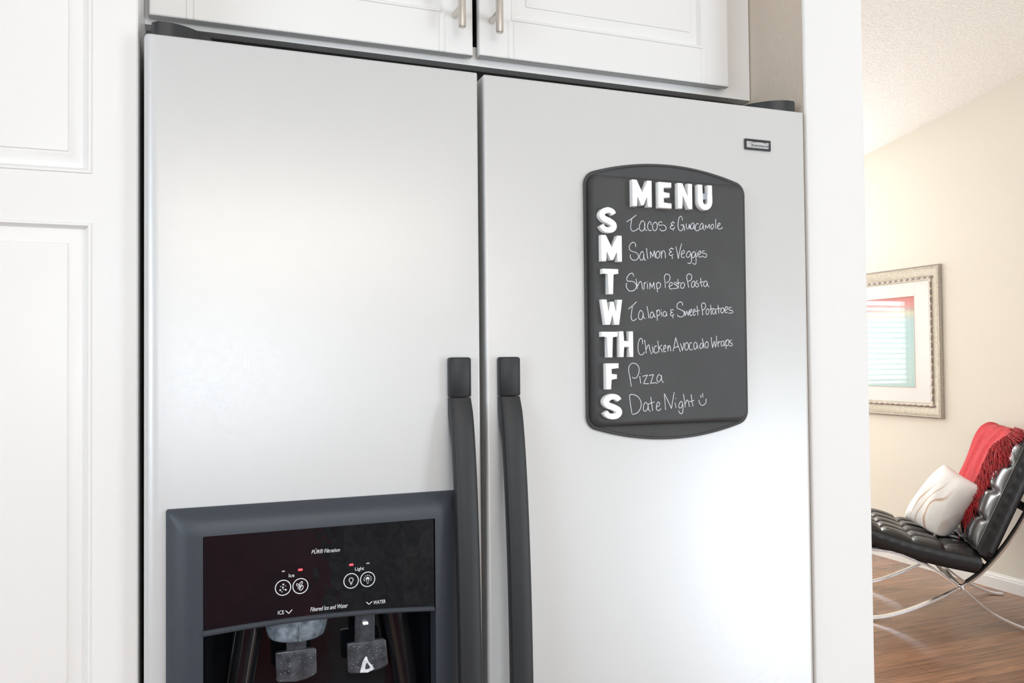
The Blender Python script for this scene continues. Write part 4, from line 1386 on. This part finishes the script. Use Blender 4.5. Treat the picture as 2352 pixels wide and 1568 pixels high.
bm = bmesh.new()
g = [[bm.verts.new(throw_pt(q, k / NY)) for k in range(NY + 1)] for q in range(len(path))]
g2 = [[bm.verts.new(throw_pt(q, k / NY, -0.008)) for k in range(NY + 1)] for q in range(len(path))]
NQ = len(path)
for q in range(NQ - 1):
    for k in range(NY):
        bm.faces.new((g[q][k], g[q][k + 1], g[q + 1][k + 1], g[q + 1][k]))
        bm.faces.new((g2[q][k], g2[q + 1][k], g2[q + 1][k + 1], g2[q][k + 1]))
for q in range(NQ - 1):
    for k in (0, NY):
        bm.faces.new((g[q][k], g[q + 1][k], g2[q + 1][k], g2[q][k]))
for k in range(NY):
    for q in (0, NQ - 1):
        bm.faces.new((g[q][k], g[q][k + 1], g2[q][k + 1], g2[q][k]))
obj('blanket', bm, M_throw, th, smooth=80)
# fringe hanging off the near edge
random.seed(11)
bm = bmesh.new()
qmax = int(NQ * 0.55)
for s in range(430):
    fq = random.uniform(0, qmax)
    q = int(fq)
    p0 = throw_pt(q, 0.0, 0.002).lerp(throw_pt(q + 1, 0.0, 0.002), fq - q)
    f = fq / NQ
    lg = random.uniform(0.09, 0.20)
    front = f < 0.40
    pts = [p0 + Vector((0, 0.012, 0))]
    side = random.uniform(0.45, 1.05)
    down = random.uniform(0.25, 0.9) if front else random.uniform(0.0, 0.25)
    dirv = (Vector((0, -side, 0)) - bu * down).normalized()
    for k in range(1, 6):
        u = k / 5
        wv = Vector((random.uniform(-1, 1), random.uniform(-1, 1), random.uniform(-1, 1))) * 0.006
        lift = bn * (0.006 * math.sin(PI * u) + random.uniform(-0.002, 0.012) - (0.030 * u if front else 0.012 * u))
        pts.append(p0 + dirv * (lg * u) + wv + lift - bu * (0.03 * u * u if front else 0))
    add_tube(bm, catmull(pts, 2), random.uniform(0.0009, 0.0019), 5)
fo = obj('fringe', bm, M_fringe, th, smooth=70)
fo['kind'] = 'stuff'

# ------------------------------------------------------------------ white pillow
e1 = Vector((0.19, 0, 0.27))
e2 = Vector((0.14, -0.29, -0.11))
n3 = e1.cross(e2).normalized()
if n3.y > 0:
    n3 = -n3
pc = Vector((0.416, 0.385, 0.562))
a1, a2 = e1.normalized(), e2.normalized()
a2 = (a2 - a1 * a1.dot(a2)).normalized()
Rm = Matrix((a2, a1, a2.cross(a1))).transposed()
Rm4 = Rm.to_4x4()
Rm4.translation = pc
bm = bmesh.new()
N = 28
HX, HY, TH = 0.160, 0.196, 0.098


def pw(i, k, s):
    u, v = -1 + 2 * i / N, -1 + 2 * k / N
    pin = 1 - 0.07 * (1 - u * u) * abs(v) ** 3, 1 - 0.07 * (1 - v * v) * abs(u) ** 3
    hgt = TH * (max(0, 1 - abs(u) ** 2.6) ** 0.6) * (max(0, 1 - abs(v) ** 2.6) ** 0.6)
    hgt += 0.004 * math.sin(u * 9 + v * 4) * (1 - u * u) * (1 - v * v)
    c = 1 - 0.05 * (u * v) ** 4
    q = Vector((HX * u * pin[1] * c, HY * v * pin[0] * c, s * hgt))
    w = Rm @ q + pc                                     # the lower edge settles flat on the seat
    seat = 0.5120 - 0.2617 * (w.x + 0.085) + 0.012
    if w.z < seat + 0.02:
        w.z = seat + 0.02 * math.exp((w.z - seat - 0.02) / 0.02)
        q = Rm.inverted() @ (w - pc)
    return q


front = [[bm.verts.new(pw(i, k, 1)) for k in range(N + 1)] for i in range(N + 1)]
back = [[front[i][k] if i in (0, N) or k in (0, N) else bm.verts.new(pw(i, k, -1)) for k in range(N + 1)] for i in range(N + 1)]
for i in range(N):
    for k in range(N):
        bm.faces.new((front[i][k], front[i + 1][k], front[i + 1][k + 1], front[i][k + 1]))
        bm.faces.new((back[i][k], back[i][k + 1], back[i + 1][k + 1], back[i + 1][k]))
po = obj('throw_pillow', bm, pillow_material(), smooth=80)
po.matrix_world = Matrix.Translation(CH) @ Matrix.Rotation(CR, 4, 'Z') @ Rm4
tag(po, 'white embroidered cotton pillow leaning on the black chair seat', 'pillow')
